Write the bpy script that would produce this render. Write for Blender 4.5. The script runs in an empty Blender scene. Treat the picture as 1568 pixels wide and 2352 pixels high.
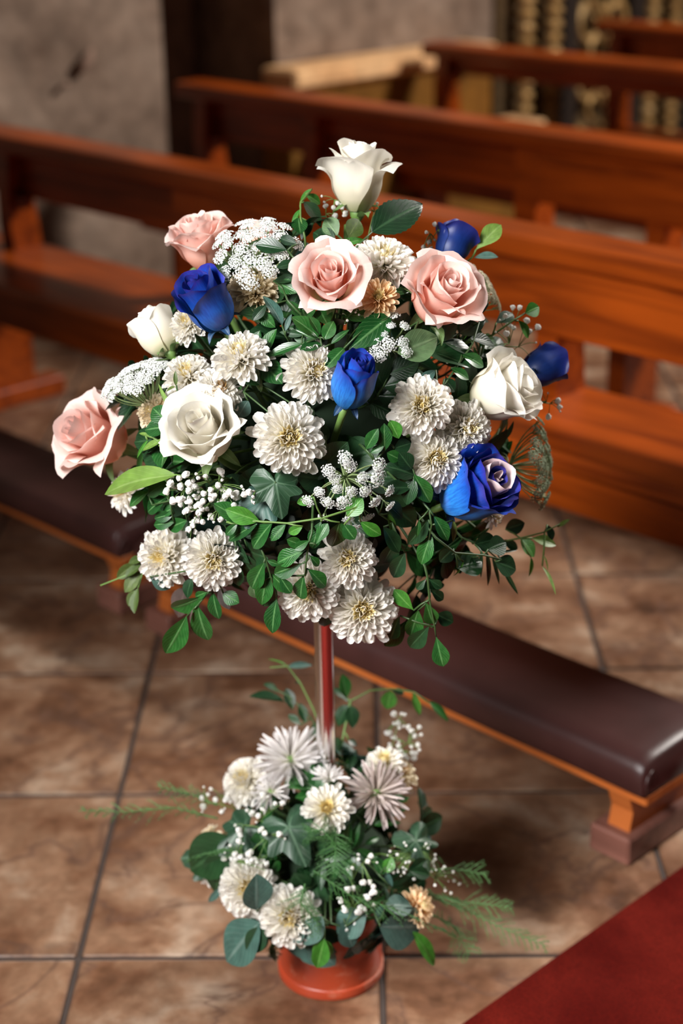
import bpy, math, random
from mathutils import Vector, Matrix, noise
random.seed(7)
scene = bpy.context.scene
col = scene.collection
W, H, FPX = 1568.0, 2352.0, 3782.0
PI = math.pi
# ------------------------------------------------------------------ camera
CAM = Vector((0.41379, -1.91709, 1.46569))
FW = Vector((-0.01462081, 0.92505864, -0.3795428)).normalized()
RT = Vector((0.99983328, 0.00937326, -0.01567031)).normalized()
UP = RT.cross(FW).normalized()
cd = bpy.data.cameras.new('camera'); cam = bpy.data.objects.new('camera', cd); col.objects.link(cam)
cam.matrix_world = Matrix(((RT.x, UP.x, -FW.x, CAM.x), (RT.y, UP.y, -FW.y, CAM.y), (RT.z, UP.z, -FW.z, CAM.z), (0, 0, 0, 1)))
cd.sensor_fit = 'VERTICAL'; cd.sensor_height = 36.0; cd.sensor_width = 24.0
cd.lens = FPX / H * 36.0
cd.clip_start = 0.05; cd.clip_end = 60
cd.dof.use_dof = True; cd.dof.focus_distance = 1.80; cd.dof.aperture_fstop = 2.8
scene.camera = cam
# ------------------------------------------------------------------ world, lights, exposure
wd = bpy.data.worlds.new('world'); scene.world = wd; wd.use_nodes = True
wd.node_tree.nodes['Background'].inputs[0].default_value = (0.62, 0.58, 0.55, 1)
wd.node_tree.nodes['Background'].inputs[1].default_value = 0.035
def area(name, loc, target, size, energy, color, spread=180):
    l = bpy.data.lights.new(name, 'AREA'); l.shape = 'RECTANGLE'; l.size = size[0]; l.size_y = size[1]
    l.energy = energy; l.color = color; l.spread = math.radians(spread)
    o = bpy.data.objects.new(name, l); col.objects.link(o); o.location = loc
    o.rotation_euler = (Vector(target) - Vector(loc)).to_track_quat('-Z', 'Y').to_euler()
    return o
area('window_light_front', (-1.25, -2.05, 2.35), (0.46, -0.12, 0.58), (1.1, 1.3), 19, (1.0, 0.985, 0.975), 50)
area('window_light_aisle', (4.4, 2.9, 4.15), (0.3, 0.8, 0.3), (0.9, 0.9), 370, (1.0, 0.945, 0.88))
area('added_carpet_light', (1.3, -2.7, 4.2), (0.5, -1.35, 0.0), (0.9, 0.9), 22, (1.0, 0.98, 0.97), 24)  # unseen overhead beam, added to brighten the carpet mirrored in the chrome pole
vs = scene.view_settings
vs.view_transform = 'Standard'; vs.look = 'None'; vs.exposure = 0.27; vs.gamma = 1.0; vs.use_curve_mapping = False

# ------------------------------------------------------------------ helpers
def pray(x, y):
    return (FW + RT * ((x - W / 2) / FPX) + UP * ((H / 2 - y) / FPX))
AX, AY = 0.3584, -0.0253
ELL = {'top': (Vector((AX, AY, 0.80)), Vector((0.25, 0.22, 0.27))),
       'low': (Vector((AX, AY, 0.19)), Vector((0.155, 0.15, 0.155)))}
def on(x, y, s=1.0, e='top'):
    """point where the sight line meets the bouquet's dome (scaled by s), or passes nearest to it"""
    c, r = ELL[e]
    d = pray(x, y)
    o2 = Vector([(CAM[i] - c[i]) / (r[i] * s) for i in range(3)]); d2 = Vector([d[i] / (r[i] * s) for i in range(3)])
    a = d2.dot(d2); b = o2.dot(d2); cc = o2.dot(o2) - 1
    disc = b * b - a * cc
    t = (-b - math.sqrt(disc)) / a if disc > 0 else -b / a
    return CAM + d * t
def at_depth(x, y, z):
    d = pray(x, y); return CAM + d * (z / d.dot(FW))
def dep(p): return (p - CAM).dot(FW)
def fdir(a, b, c):
    return (RT * a + UP * b - FW * c).normalized()
def pxm(p):                                   # metres for one photo pixel at p
    return (p - CAM).dot(FW) / FPX
def frame(n, roll=0.0):
    n = n.normalized()
    x = (Vector((0, 0, 1)) if abs(n.z) < .95 else Vector((0, 1, 0))).cross(n).normalized()
    y = n.cross(x)
    x2 = x * math.cos(roll) + y * math.sin(roll); y2 = n.cross(x2)
    return Matrix(((x2.x, y2.x, n.x), (x2.y, y2.y, n.y), (x2.z, y2.z, n.z)))
def new_mesh(name, verts, faces, mat=None, smooth=True, uvs=None):
    me = bpy.data.meshes.new(name); me.from_pydata([tuple(v) for v in verts], [], faces)
    if uvs is not None:
        uv = me.uv_layers.new(name='UVMap')
        li = [0] * len(me.loops); me.loops.foreach_get('vertex_index', li)
        flat = []
        for vi in li: flat += [uvs[vi][0], uvs[vi][1]]
        uv.data.foreach_set('uv', flat)
    if mat: me.materials.append(mat)
    if smooth: me.polygons.foreach_set('use_smooth', [True] * len(me.polygons))
    me.update()
    return me
def link(name, me, parent=None, M=None):
    o = bpy.data.objects.new(name, me); col.objects.link(o)
    if parent: o.parent = parent
    if M is not None: o.matrix_basis = M
    return o
def tag(o, label=None, cat=None, group=None, kind=None):
    if label: o['label'] = label
    if cat: o['category'] = cat
    if group: o['group'] = group
    if kind: o['kind'] = kind
    return o
def empty(name, label, cat, M=None, group=None):
    o = bpy.data.objects.new(name, None); col.objects.link(o); o.empty_display_size = 0.02
    if M is not None: o.matrix_basis = M
    return tag(o, label, cat, group)
class MB:
    def __init__(s): s.v = []; s.f = []
    def box(s, x0, x1, y0, y1, z0, z1, b=0.0):
        """box with chamfered edges"""
        n = len(s.v)
        if b <= 0:
            s.v += [(x, y, z) for z in (z0, z1) for y in (y0, y1) for x in (x0, x1)]
            s.f += [tuple(n + i for i in q) for q in ((0, 2, 3, 1), (4, 5, 7, 6), (0, 1, 5, 4), (2, 6, 7, 3), (0, 4, 6, 2), (1, 3, 7, 5))]
            return s
        ring = lambda d, z: [(x0 + d, y0 + b, z), (x0 + b, y0 + d, z), (x1 - b, y0 + d, z), (x1 - d, y0 + b, z), (x1 - d, y1 - b, z), (x1 - b, y1 - d, z), (x0 + b, y1 - d, z), (x0 + d, y1 - b, z)]
        R = [ring(b * .999, z0), ring(0, z0 + b), ring(0, z1 - b), ring(b * .999, z1)]
        for r in R: s.v += r
        for k in range(3):
            for i in range(8):
                j = (i + 1) % 8
                s.f.append((n + 8 * k + i, n + 8 * k + j, n + 8 * k + 8 + j, n + 8 * k + 8 + i))
        s.f.append(tuple(n + i for i in reversed(range(8)))); s.f.append(tuple(n + 24 + i for i in range(8)))
        return s
    def tube(s, pts, rad, seg=6):
        pts = [Vector(p) for p in pts]; n0 = len(s.v)
        if not isinstance(rad, (list, tuple)): rad = [rad] * len(pts)
        prev = None
        for i, p in enumerate(pts):
            d = (pts[min(i + 1, len(pts) - 1)] - pts[max(i - 1, 0)])
            d = d.normalized() if d.length > 1e-9 else Vector((0, 0, 1))
            if prev is None:
                x = d.orthogonal().normalized()
            else:
                x = (prev - d * prev.dot(d)); x = x.normalized() if x.length > 1e-6 else d.orthogonal().normalized()
            prev = x; y = d.cross(x)
            for k in range(seg):
                a = 2 * PI * k / seg
                s.v.append(p + (x * math.cos(a) + y * math.sin(a)) * rad[i])
        for i in range(len(pts) - 1):
            for k in range(seg):
                j = (k + 1) % seg
                s.f.append((n0 + i * seg + k, n0 + i * seg + j, n0 + (i + 1) * seg + j, n0 + (i + 1) * seg + k))
        s.f.append(tuple(n0 + k for k in reversed(range(seg)))); s.f.append(tuple(n0 + (len(pts) - 1) * seg + k for k in range(seg)))
        return s
    def lathe(s, prof, seg=48, cx=0, cy=0):
        n0 = len(s.v)
        for r, z in prof:
            for k in range(seg):
                a = 2 * PI * k / seg; s.v.append((cx + r * math.cos(a), cy + r * math.sin(a), z))
        for i in range(len(prof) - 1):
            for k in range(seg):
                j = (k + 1) % seg
                s.f.append((n0 + i * seg + k, n0 + i * seg + j, n0 + (i + 1) * seg + j, n0 + (i + 1) * seg + k))
        return s
    def build(s, name, mat, parent=None, smooth=False, M=None):
        return link(name, new_mesh(name, s.v, s.f, mat, smooth), parent, M)
def bez(p0, p1, p2, n=6):
    return [p0 * (1 - t) ** 2 + p1 * (2 * t * (1 - t)) + p2 * t * t for t in [i / n for i in range(n + 1)]]

# ------------------------------------------------------------------ materials
def mat(name):
    m = bpy.data.materials.new(name); m.use_nodes = True
    nt = m.node_tree; b = nt.nodes['Principled BSDF']
    return m, nt, b
def nd(nt, t, **kw):
    n = nt.nodes.new(t)
    for k, v in kw.items(): setattr(n, k, v)
    return n
def ramp(nt, stops, src=None):
    r = nd(nt, 'ShaderNodeValToRGB'); e = r.color_ramp.elements
    while len(e) > 1: e.remove(e[-1])
    e[0].position = stops[0][0]; e[0].color = (*stops[0][1], 1)
    for p, c in stops[1:]:
        q = e.new(p); q.color = (*c, 1)
    if src: nt.links.new(src, r.inputs[0])
    return r
def mixc(nt, f, a, b, mode='MIX'):
    m = nd(nt, 'ShaderNodeMix', data_type='RGBA', blend_type=mode)
    for s, v in ((0, f), (6, a), (7, b)):
        if hasattr(v, 'node'): nt.links.new(v, m.inputs[s])
        else: m.inputs[s].default_value = v if s == 0 else (*v, 1)
    return m.outputs[2]
def flat(name, c, rough=.6, metal=0.0, spec=.5):
    m, nt, b = mat(name); b.inputs['Base Color'].default_value = (*c, 1); b.inputs['Roughness'].default_value = rough
    b.inputs['Metallic'].default_value = metal; b.inputs['Specular IOR Level'].default_value = spec
    return m
def petal_mat(name, stops, rough=.55, transl=.22, veins=0.0, veincol=(0, 0, .1), var=.06, spec=.3, tint=None):
    """colour runs along the petal from base (0) to tip (1), as it does in the flower itself"""
    m, nt, b = mat(name)
    uv = nd(nt, 'ShaderNodeUVMap'); sep = nd(nt, 'ShaderNodeSeparateXYZ'); nt.links.new(uv.outputs[0], sep.inputs[0])
    r = ramp(nt, stops, sep.outputs[1]); c = r.outputs[0]
    if veins > 0:
        mp = nd(nt, 'ShaderNodeMapping'); mp.inputs['Scale'].default_value = (14, 2.2, 1); nt.links.new(uv.outputs[0], mp.inputs[0])
        nz = nd(nt, 'ShaderNodeTexNoise'); nz.inputs['Scale'].default_value = 2.0; nz.inputs['Detail'].default_value = 5; nt.links.new(mp.outputs[0], nz.inputs[0])
        rr = ramp(nt, [(.42, (0, 0, 0)), (.62, (1, 1, 1))], nz.outputs[0])
        mm = nd(nt, 'ShaderNodeMath', operation='MULTIPLY'); mm.inputs[1].default_value = veins; nt.links.new(rr.outputs[0], mm.inputs[0])
        c = mixc(nt, mm.outputs[0], c, veincol)
    if tint:
        tc = nd(nt, 'ShaderNodeTexCoord'); nz2 = nd(nt, 'ShaderNodeTexNoise'); nz2.inputs['Scale'].default_value = tint[1]; nz2.inputs['Detail'].default_value = 4
        nt.links.new(tc.outputs['Object'], nz2.inputs[0])
        r3 = ramp(nt, [(.5, (0, 0, 0)), (.72, (tint[2],) * 3)], nz2.outputs[0]); c = mixc(nt, r3.outputs[0], c, tint[0])
    oi = nd(nt, 'ShaderNodeObjectInfo'); hv = nd(nt, 'ShaderNodeHueSaturation')
    mr = nd(nt, 'ShaderNodeMapRange'); mr.inputs[3].default_value = 1 - var; mr.inputs[4].default_value = 1 + var * .4
    nt.links.new(oi.outputs['Random'], mr.inputs[0]); nt.links.new(mr.outputs[0], hv.inputs['Value']); nt.links.new(c, hv.inputs['Color'])
    nt.links.new(hv.outputs[0], b.inputs['Base Color'])
    b.inputs['Roughness'].default_value = rough; b.inputs['Specular IOR Level'].default_value = spec
    tr = nd(nt, 'ShaderNodeBsdfTranslucent'); nt.links.new(hv.outputs[0], tr.inputs[0])
    ms = nd(nt, 'ShaderNodeMixShader'); ms.inputs[0].default_value = transl
    nt.links.new(b.outputs[0], ms.inputs[1]); nt.links.new(tr.outputs[0], ms.inputs[2])
    nt.links.new(ms.outputs[0], nt.nodes['Material Output'].inputs[0])
    return m
def leaf_mat(name, c0, c1, vein, rough=.35, transl=.12, spec=.5, under=None):
    m, nt, b = mat(name)
    uv = nd(nt, 'ShaderNodeUVMap'); sep = nd(nt, 'ShaderNodeSeparateXYZ'); nt.links.new(uv.outputs[0], sep.inputs[0])
    oi = nd(nt, 'ShaderNodeObjectInfo')
    base = mixc(nt, oi.outputs['Random'], c0, c1)
    ab = nd(nt, 'ShaderNodeMath', operation='ABSOLUTE'); sb = nd(nt, 'ShaderNodeMath', operation='SUBTRACT'); sb.inputs[1].default_value = .5
    nt.links.new(sep.outputs[0], sb.inputs[0]); nt.links.new(sb.outputs[0], ab.inputs[0])
    mid = ramp(nt, [(.0, (1, 1, 1)), (.035, (.6, .6, .6)), (.06, (0, 0, 0))], ab.outputs[0])
    # side veins: bands running out and forward from the midrib
    ad = nd(nt, 'ShaderNodeMath', operation='MULTIPLY_ADD'); ad.inputs[1].default_value = -.8; nt.links.new(ab.outputs[0], ad.inputs[0]); nt.links.new(sep.outputs[1], ad.inputs[2])
    mu = nd(nt, 'ShaderNodeMath', operation='MULTIPLY'); mu.inputs[1].default_value = 50; nt.links.new(ad.outputs[0], mu.inputs[0])
    sn = nd(nt, 'ShaderNodeMath', operation='SINE'); nt.links.new(mu.outputs[0], sn.inputs[0])
    side = ramp(nt, [(.82, (0, 0, 0)), (1.0, (.35, .35, .35))], sn.outputs[0])
    mx = nd(nt, 'ShaderNodeMath', operation='MAXIMUM'); nt.links.new(mid.outputs[0], mx.inputs[0]); nt.links.new(side.outputs[0], mx.inputs[1])
    mf = nd(nt, 'ShaderNodeMath', operation='MULTIPLY'); mf.inputs[1].default_value = .55; nt.links.new(mx.outputs[0], mf.inputs[0])
    c = mixc(nt, mf.outputs[0], base, vein)
    tc = nd(nt, 'ShaderNodeTexCoord'); nz = nd(nt, 'ShaderNodeTexNoise'); nz.inputs['Scale'].default_value = 5; nt.links.new(tc.outputs['Object'], nz.inputs[0])
    r2 = ramp(nt, [(.3, (.75,) * 3), (.7, (1.2,) * 3)], nz.outputs[0]); c = mixc(nt, 1.0, c, r2.outputs[0], 'MULTIPLY')
    nt.links.new(c, b.inputs['Base Color']); b.inputs['Roughness'].default_value = rough; b.inputs['Specular IOR Level'].default_value = spec
    bp = nd(nt, 'ShaderNodeBump'); bp.inputs['Strength'].default_value = .25; bp.inputs['Distance'].default_value = .002
    nt.links.new(mx.outputs[0], bp.inputs['Height']); nt.links.new(bp.outputs[0], b.inputs['Normal'])
    tr = nd(nt, 'ShaderNodeBsdfTranslucent'); nt.links.new(c, tr.inputs[0])
    ms = nd(nt, 'ShaderNodeMixShader'); ms.inputs[0].default_value = transl
    nt.links.new(b.outputs[0], ms.inputs[1]); nt.links.new(tr.outputs[0], ms.inputs[2]); nt.links.new(ms.outputs[0], nt.nodes['Material Output'].inputs[0])
    return m
def wood_mat(name, dark, light, rough=.32):
    m, nt, b = mat(name)
    tc = nd(nt, 'ShaderNodeTexCoord'); mp = nd(nt, 'ShaderNodeMapping'); mp.inputs['Scale'].default_value = (1.1, 16, 16)
    nt.links.new(tc.outputs['Object'], mp.inputs[0])
    nz = nd(nt, 'ShaderNodeTexNoise'); nz.inputs['Scale'].default_value = 2.2; nz.inputs['Detail'].default_value = 7; nz.inputs['Distortion'].default_value = .8
    nt.links.new(mp.outputs[0], nz.inputs[0])
    r = ramp(nt, [(.28, dark), (.72, light)], nz.outputs[0])
    n2 = nd(nt, 'ShaderNodeTexNoise'); n2.inputs['Scale'].default_value = 2.6; nt.links.new(tc.outputs['Object'], n2.inputs[0])
    r2 = ramp(nt, [(.35, (.72, .7, .7)), (.65, (1.1, 1.1, 1.1))], n2.outputs[0])
    c = mixc(nt, 1.0, r.outputs[0], r2.outputs[0], 'MULTIPLY')
    nt.links.new(c, b.inputs['Base Color']); b.inputs['Roughness'].default_value = rough
    b.inputs['Specular IOR Level'].default_value = .32; b.inputs['Coat Weight'].default_value = .06; b.inputs['Coat Roughness'].default_value = .25
    bp = nd(nt, 'ShaderNodeBump'); bp.inputs['Strength'].default_value = .08; bp.inputs['Distance'].default_value = .002
    nt.links.new(nz.outputs[0], bp.inputs['Height']); nt.links.new(bp.outputs[0], b.inputs['Normal'])
    return m
def stone_mat(name, a, bcol, c, scale=3.0, bump=.5):
    m, nt, b = mat(name)
    tc = nd(nt, 'ShaderNodeTexCoord')
    n1 = nd(nt, 'ShaderNodeTexNoise'); n1.inputs['Scale'].default_value = scale; n1.inputs['Detail'].default_value = 8; n1.inputs['Roughness'].default_value = .65
    n2 = nd(nt, 'ShaderNodeTexNoise'); n2.inputs['Scale'].default_value = scale * 5; n2.inputs['Detail'].default_value = 6
    nt.links.new(tc.outputs['Object'], n1.inputs[0]); nt.links.new(tc.outputs['Object'], n2.inputs[0])
    r1 = ramp(nt, [(.3, a), (.5, bcol), (.72, c)], n1.outputs[0])
    r2 = ramp(nt, [(.3, (.72,) * 3), (.65, (1.1,) * 3)], n2.outputs[0])
    cc = mixc(nt, 1.0, r1.outputs[0], r2.outputs[0], 'MULTIPLY')
    nt.links.new(cc, b.inputs['Base Color']); b.inputs['Roughness'].default_value = .9; b.inputs['Specular IOR Level'].default_value = .2
    bp = nd(nt, 'ShaderNodeBump'); bp.inputs['Strength'].default_value = bump; bp.inputs['Distance'].default_value = .02
    nt.links.new(n2.outputs[0], bp.inputs['Height']); nt.links.new(bp.outputs[0], b.inputs['Normal'])
    return m
def tile_mat():
    m, nt, b = mat('glazed_marble_tile')
    tc = nd(nt, 'ShaderNodeTexCoord'); oi = nd(nt, 'ShaderNodeObjectInfo')
    off = nd(nt, 'ShaderNodeVectorMath', operation='SCALE'); cmb = nd(nt, 'ShaderNodeCombineXYZ')
    nt.links.new(oi.outputs['Random'], cmb.inputs[0]); nt.links.new(oi.outputs['Random'], cmb.inputs[1]); off.inputs[3].default_value = 37.0
    nt.links.new(cmb.outputs[0], off.inputs[0])
    ad = nd(nt, 'ShaderNodeVectorMath', operation='ADD'); nt.links.new(tc.outputs['Object'], ad.inputs[0]); nt.links.new(off.outputs[0], ad.inputs[1])
    n1 = nd(nt, 'ShaderNodeTexNoise'); n1.inputs['Scale'].default_value = 5.5; n1.inputs['Detail'].default_value = 8; n1.inputs['Roughness'].default_value = .62; n1.inputs['Distortion'].default_value = .25
    nt.links.new(ad.outputs[0], n1.inputs[0])
    base = ramp(nt, [(.30, (.055, .024, .012)), (.43, (.145, .066, .034)), (.55, (.235, .130, .076)), (.68, (.38, .270, .19))], n1.outputs[0])
    # dark veins: thin ridges of a warped noise
    n2 = nd(nt, 'ShaderNodeTexNoise'); n2.inputs['Scale'].default_value = 4.2; n2.inputs['Detail'].default_value = 5; n2.inputs['Distortion'].default_value = .5
    nt.links.new(ad.outputs[0], n2.inputs[0])
    s1 = nd(nt, 'ShaderNodeMath', operation='SUBTRACT'); s1.inputs[1].default_value = .5; nt.links.new(n2.outputs[0], s1.inputs[0])
    a1 = nd(nt, 'ShaderNodeMath', operation='ABSOLUTE'); nt.links.new(s1.outputs[0], a1.inputs[0])
    vr = ramp(nt, [(0, (.8,) * 3), (.010, (.35,) * 3), (.035, (0, 0, 0))], a1.outputs[0])
    c = mixc(nt, vr.outputs[0], base.outputs[0], (.10, .052, .035))
    n3 = nd(nt, 'ShaderNodeTexNoise'); n3.inputs['Scale'].default_value = 40; n3.inputs['Detail'].default_value = 3; nt.links.new(ad.outputs[0], n3.inputs[0])
    r3 = ramp(nt, [(.35, (.86,) * 3), (.65, (1.1,) * 3)], n3.outputs[0]); c = mixc(nt, 1.0, c, r3.outputs[0], 'MULTIPLY')
    nt.links.new(c, b.inputs['Base Color']); b.inputs['Roughness'].default_value = .38; b.inputs['Specular IOR Level'].default_value = .35
    rr = ramp(nt, [(.3, (.3,) * 3), (.7, (.5,) * 3)], n3.outputs[0]); nt.links.new(rr.outputs[0], b.inputs['Roughness'])
    return m
M = {}
M['tile'] = tile_mat()
M['grout'] = flat('dark_grout', (.045, .03, .024), .9)
M['wood'] = wood_mat('varnished_red_wood', (.15, .0205, .0016), (.42, .072, .0045))
M['wood_dark'] = wood_mat('brown_wood', (.10, .028, .014), (.20, .060, .028), .4)
M['kneeler_wood'] = wood_mat('orange_wood', (.36, .085, .016), (.55, .16, .035), .4)
M['worn_wood'] = wood_mat('worn_foot_wood', (.13, .05, .035), (.26, .11, .08), .4)
M['stone'] = stone_mat('rough_pillar_stone', (.13, .083, .058), (.24, .168, .124), (.33, .245, .187), 2.6)
M['stone_dark'] = stone_mat('brown_recess_plaster', (.19, .115, .082), (.27, .17, .125), (.33, .22, .165), 2.0, .3)
M['ochre'] = stone_mat('ochre_plinth', (.13, .052, .007), (.18, .076, .010), (.22, .10, .016), 2.0, .2)
M['ledge'] = stone_mat('sandstone_ledge', (.60, .32, .14), (.74, .42, .20), (.84, .54, .28), 5.0, .2)
M['gold'] = stone_mat('gilded_carving', (.20, .10, .03), (.48, .28, .10), (.70, .48, .24), 14.0, .4)
M['gold'].node_tree.nodes['Principled BSDF'].inputs['Metallic'].default_value = .35
M['gold'].node_tree.nodes['Principled BSDF'].inputs['Roughness'].default_value = .4
M['ebony'] = flat('dark_altar_wood', (.018, .011, .008), .5)
M['altar_back'] = stone_mat('bronze_altar_panel', (.05, .03, .014), (.10, .06, .026), (.17, .10, .045), 20.0, .5)
M['chrome'] = flat('chrome', (.86, .85, .86), .16, 1.0)
M['foam'] = flat('floral_foam', (.012, .03, .012), .95)
def carpet():
    m, nt, b = mat('red_carpet_pile'); tc = nd(nt, 'ShaderNodeTexCoord')
    n = nd(nt, 'ShaderNodeTexNoise'); n.inputs['Scale'].default_value = 9; n.inputs['Detail'].default_value = 6
    n2 = nd(nt, 'ShaderNodeTexNoise'); n2.inputs['Scale'].default_value = 420; n2.inputs['Detail'].default_value = 2
    nt.links.new(tc.outputs['Object'], n.inputs[0]); nt.links.new(tc.outputs['Object'], n2.inputs[0])
    r = ramp(nt, [(.35, (.066, .0034, .002)), (.7, (.115, .0085, .0048))], n.outputs[0])
    r2 = ramp(nt, [(.3, (.55,) * 3), (.7, (1.25,) * 3)], n2.outputs[0])
    c = mixc(nt, 1.0, r.outputs[0], r2.outputs[0], 'MULTIPLY'); nt.links.new(c, b.inputs['Base Color'])
    b.inputs['Roughness'].default_value = 1; b.inputs['Specular IOR Level'].default_value = .05; b.inputs['Sheen Weight'].default_value = .0
    bp = nd(nt, 'ShaderNodeBump'); bp.inputs['Strength'].default_value = .8; bp.inputs['Distance'].default_value = .003
    nt.links.new(n2.outputs[0], bp.inputs['Height']); nt.links.new(bp.outputs[0], b.inputs['Normal'])
    return m
M['carpet'] = carpet()
def leather():
    m, nt, b = mat('maroon_leatherette'); tc = nd(nt, 'ShaderNodeTexCoord')
    n = nd(nt, 'ShaderNodeTexNoise'); n.inputs['Scale'].default_value = 6; n.inputs['Detail'].default_value = 5; nt.links.new(tc.outputs['Object'], n.inputs[0])
    r = ramp(nt, [(.35, (.034, .0105, .009)), (.7, (.058, .019, .017))], n.outputs[0]); nt.links.new(r.outputs[0], b.inputs['Base Color'])
    b.inputs['Roughness'].default_value = .42
    v = nd(nt, 'ShaderNodeTexVoronoi'); v.inputs['Scale'].default_value = 300; nt.links.new(tc.outputs['Object'], v.inputs[0])
    bp = nd(nt, 'ShaderNodeBump'); bp.inputs['Strength'].default_value = .15; bp.inputs['Distance'].default_value = .001
    nt.links.new(v.outputs[0], bp.inputs['Height']); nt.links.new(bp.outputs[0], b.inputs['Normal'])
    return m
M['leather'] = leather()
def pot_paint():
    m, nt, b = mat('scuffed_orange_red_paint'); tc = nd(nt, 'ShaderNodeTexCoord')
    n = nd(nt, 'ShaderNodeTexNoise'); n.inputs['Scale'].default_value = 22; n.inputs['Detail'].default_value = 6; n.inputs['Roughness'].default_value = .7
    nt.links.new(tc.outputs['Object'], n.inputs[0])
    f = ramp(nt, [(.55, (0, 0, 0)), (.70, (.6,) * 3)], n.outputs[0])
    n2 = nd(nt, 'ShaderNodeTexNoise'); n2.inputs['Scale'].default_value = 7; nt.links.new(tc.outputs['Object'], n2.inputs[0])
    base = ramp(nt, [(.3, (.36, .038, .012)), (.7, (.47, .064, .022))], n2.outputs[0])
    c = mixc(nt, f.outputs[0], base.outputs[0], (.62, .30, .20)); nt.links.new(c, b.inputs['Base Color'])
    b.inputs['Roughness'].default_value = .38
    return m
M['pot'] = pot_paint()
M['stem'] = flat('green_stem', (.11, .20, .045), .5)
M['stem_dark'] = flat('dark_green_stem', (.035, .075, .02), .5)
M['stem_pale'] = flat('pale_green_stem', (.22, .30, .12), .6)
M['twig'] = flat('brown_twig', (.10, .06, .03), .7)
WHITE = [(0, (.78, .70, .42)), (.22, (.87, .82, .66)), (.5, (.90, .87, .80)), (1, (.91, .89, .86))]
M['mum'] = petal_mat('white_mum_petal', WHITE, .6, .5)
M['mum_cream'] = petal_mat('cream_mum_petal', [(0, (.62, .48, .22)), (.4, (.74, .62, .40)), (1, (.80, .72, .58))], .6, .4)
M['mum_peach'] = petal_mat('peach_mum_petal', [(0, (.80, .48, .18)), (.4, (.90, .64, .36)), (1, (.93, .76, .55))], .6, .4)
M['mum_spider'] = petal_mat('white_spider_petal', [(0, (.62, .60, .42)), (.3, (.82, .79, .76)), (1, (.86, .83, .83))], .6, .4)
M['mum_lilac'] = petal_mat('lilac_grey_spider_petal', [(0, (.50, .42, .30)), (.3, (.66, .58, .52)), (1, (.72, .63, .62))], .6, .4)
M['mum_disc'] = petal_mat('yellow_disc_floret', [(0, (.74, .58, .20)), (.5, (.86, .70, .30)), (1, (.92, .83, .52))], .6, .4)
M['mum_disc_brown'] = petal_mat('brown_disc_floret', [(0, (.10, .05, .02)), (.5, (.45, .24, .07)), (1, (.70, .46, .2))], .6, .15)
M['rose_white'] = petal_mat('white_rose_petal', [(0, (.50, .52, .26)), (.18, (.80, .74, .56)), (.6, (.86, .82, .72)), (1, (.90, .87, .80))], .5, .34, .05, (.7, .62, .45), .03)
M['rose_pink'] = petal_mat('pink_rose_petal', [(0, (.74, .54, .30)), (.22, (.92, .44, .30)), (.55, (.94, .60, .50)), (1, (.94, .74, .69))], .5, .42, .08, (.82, .42, .34), .04)
M['rose_blue'] = petal_mat('blue_rose_petal', [(0, (.02, .13, .42)), (.5, (.014, .10, .46)), (.88, (.010, .05, .38)), (1, (.04, .02, .24))], .42, .10, .55, (.006, .035, .26), .10, .4, ((.13, .09, .36), 26, .55))
M['rose_blue_bright'] = petal_mat('bright_blue_rose_petal', [(0, (.03, .24, .60)), (.5, (.022, .20, .62)), (.85, (.012, .085, .50)), (1, (.03, .02, .25))], .42, .10, .6, (.006, .06, .34), .06, .4, ((.10, .16, .52), 24, .5))
M['rose_navy'] = petal_mat('navy_rose_petal', [(0, (.006, .03, .14)), (.6, (.006, .025, .16)), (1, (.012, .012, .12))], .45, .06, .4, (.004, .012, .09), .08, .35)
M['rose_blush'] = petal_mat('undyed_blush_petal', [(0, (.40, .22, .20)), (.5, (.66, .46, .45)), (1, (.74, .58, .58))], .5, .2)
M['blue_sepal'] = leaf_mat('blue_dyed_sepal', (.008, .03, .10), (.01, .05, .12), (.20, .28, .34), .45)
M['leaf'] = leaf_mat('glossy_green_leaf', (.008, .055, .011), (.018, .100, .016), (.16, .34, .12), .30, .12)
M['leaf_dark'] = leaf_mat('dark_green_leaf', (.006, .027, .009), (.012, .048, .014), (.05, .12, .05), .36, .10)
M['leaf_bright'] = leaf_mat('bright_green_leaf', (.032, .17, .016), (.06, .22, .026), (.22, .45, .12), .38, .22)
M['leaf_lime'] = leaf_mat('lime_green_leaf', (.13, .24, .035), (.18, .30, .06), (.30, .42, .14), .45, .25)
M['leaf_grey'] = leaf_mat('grey_green_leaf', (.035, .095, .075), (.06, .125, .10), (.20, .28, .24), .5, .12)
M['leaf_sage'] = leaf_mat('sage_green_leaf', (.09, .17, .065), (.12, .21, .09), (.24, .34, .18), .5, .18)
M['leaf_olive'] = leaf_mat('olive_leaf', (.055, .095, .02), (.09, .13, .03), (.16, .2, .08), .42, .18)
M['leaf_brown'] = leaf_mat('brown_purple_leaf', (.06, .038, .032), (.085, .055, .045), (.12, .09, .07), .5, .1)
M['ivy'] = leaf_mat('ivy_leaf', (.014, .048, .022), (.02, .06, .026), (.14, .24, .15), .45, .08)
M['sepal'] = leaf_mat('rose_sepal', (.12, .22, .06), (.18, .28, .10), (.3, .4, .18), .5, .2)
M['breath'] = petal_mat('gypsophila_blossom', [(0, (.78, .76, .68)), (1, (.90, .89, .87))], .7, .35)
M['lace'] = petal_mat('lace_floret', [(0, (.80, .82, .76)), (1, (.90, .91, .90))], .7, .35)
M['lace_cream'] = petal_mat('cream_lace_floret', [(0, (.48, .42, .26)), (1, (.66, .60, .44))], .7, .2)
M['lace_green'] = petal_mat('green_lace_floret', [(0, (.22, .30, .16)), (1, (.46, .52, .36))], .7, .2)
M['fern'] = flat('fern_green', (.035, .12, .022), .6)
M['fern_pale'] = flat('pale_fern_green', (.07, .17, .045), .6)

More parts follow.
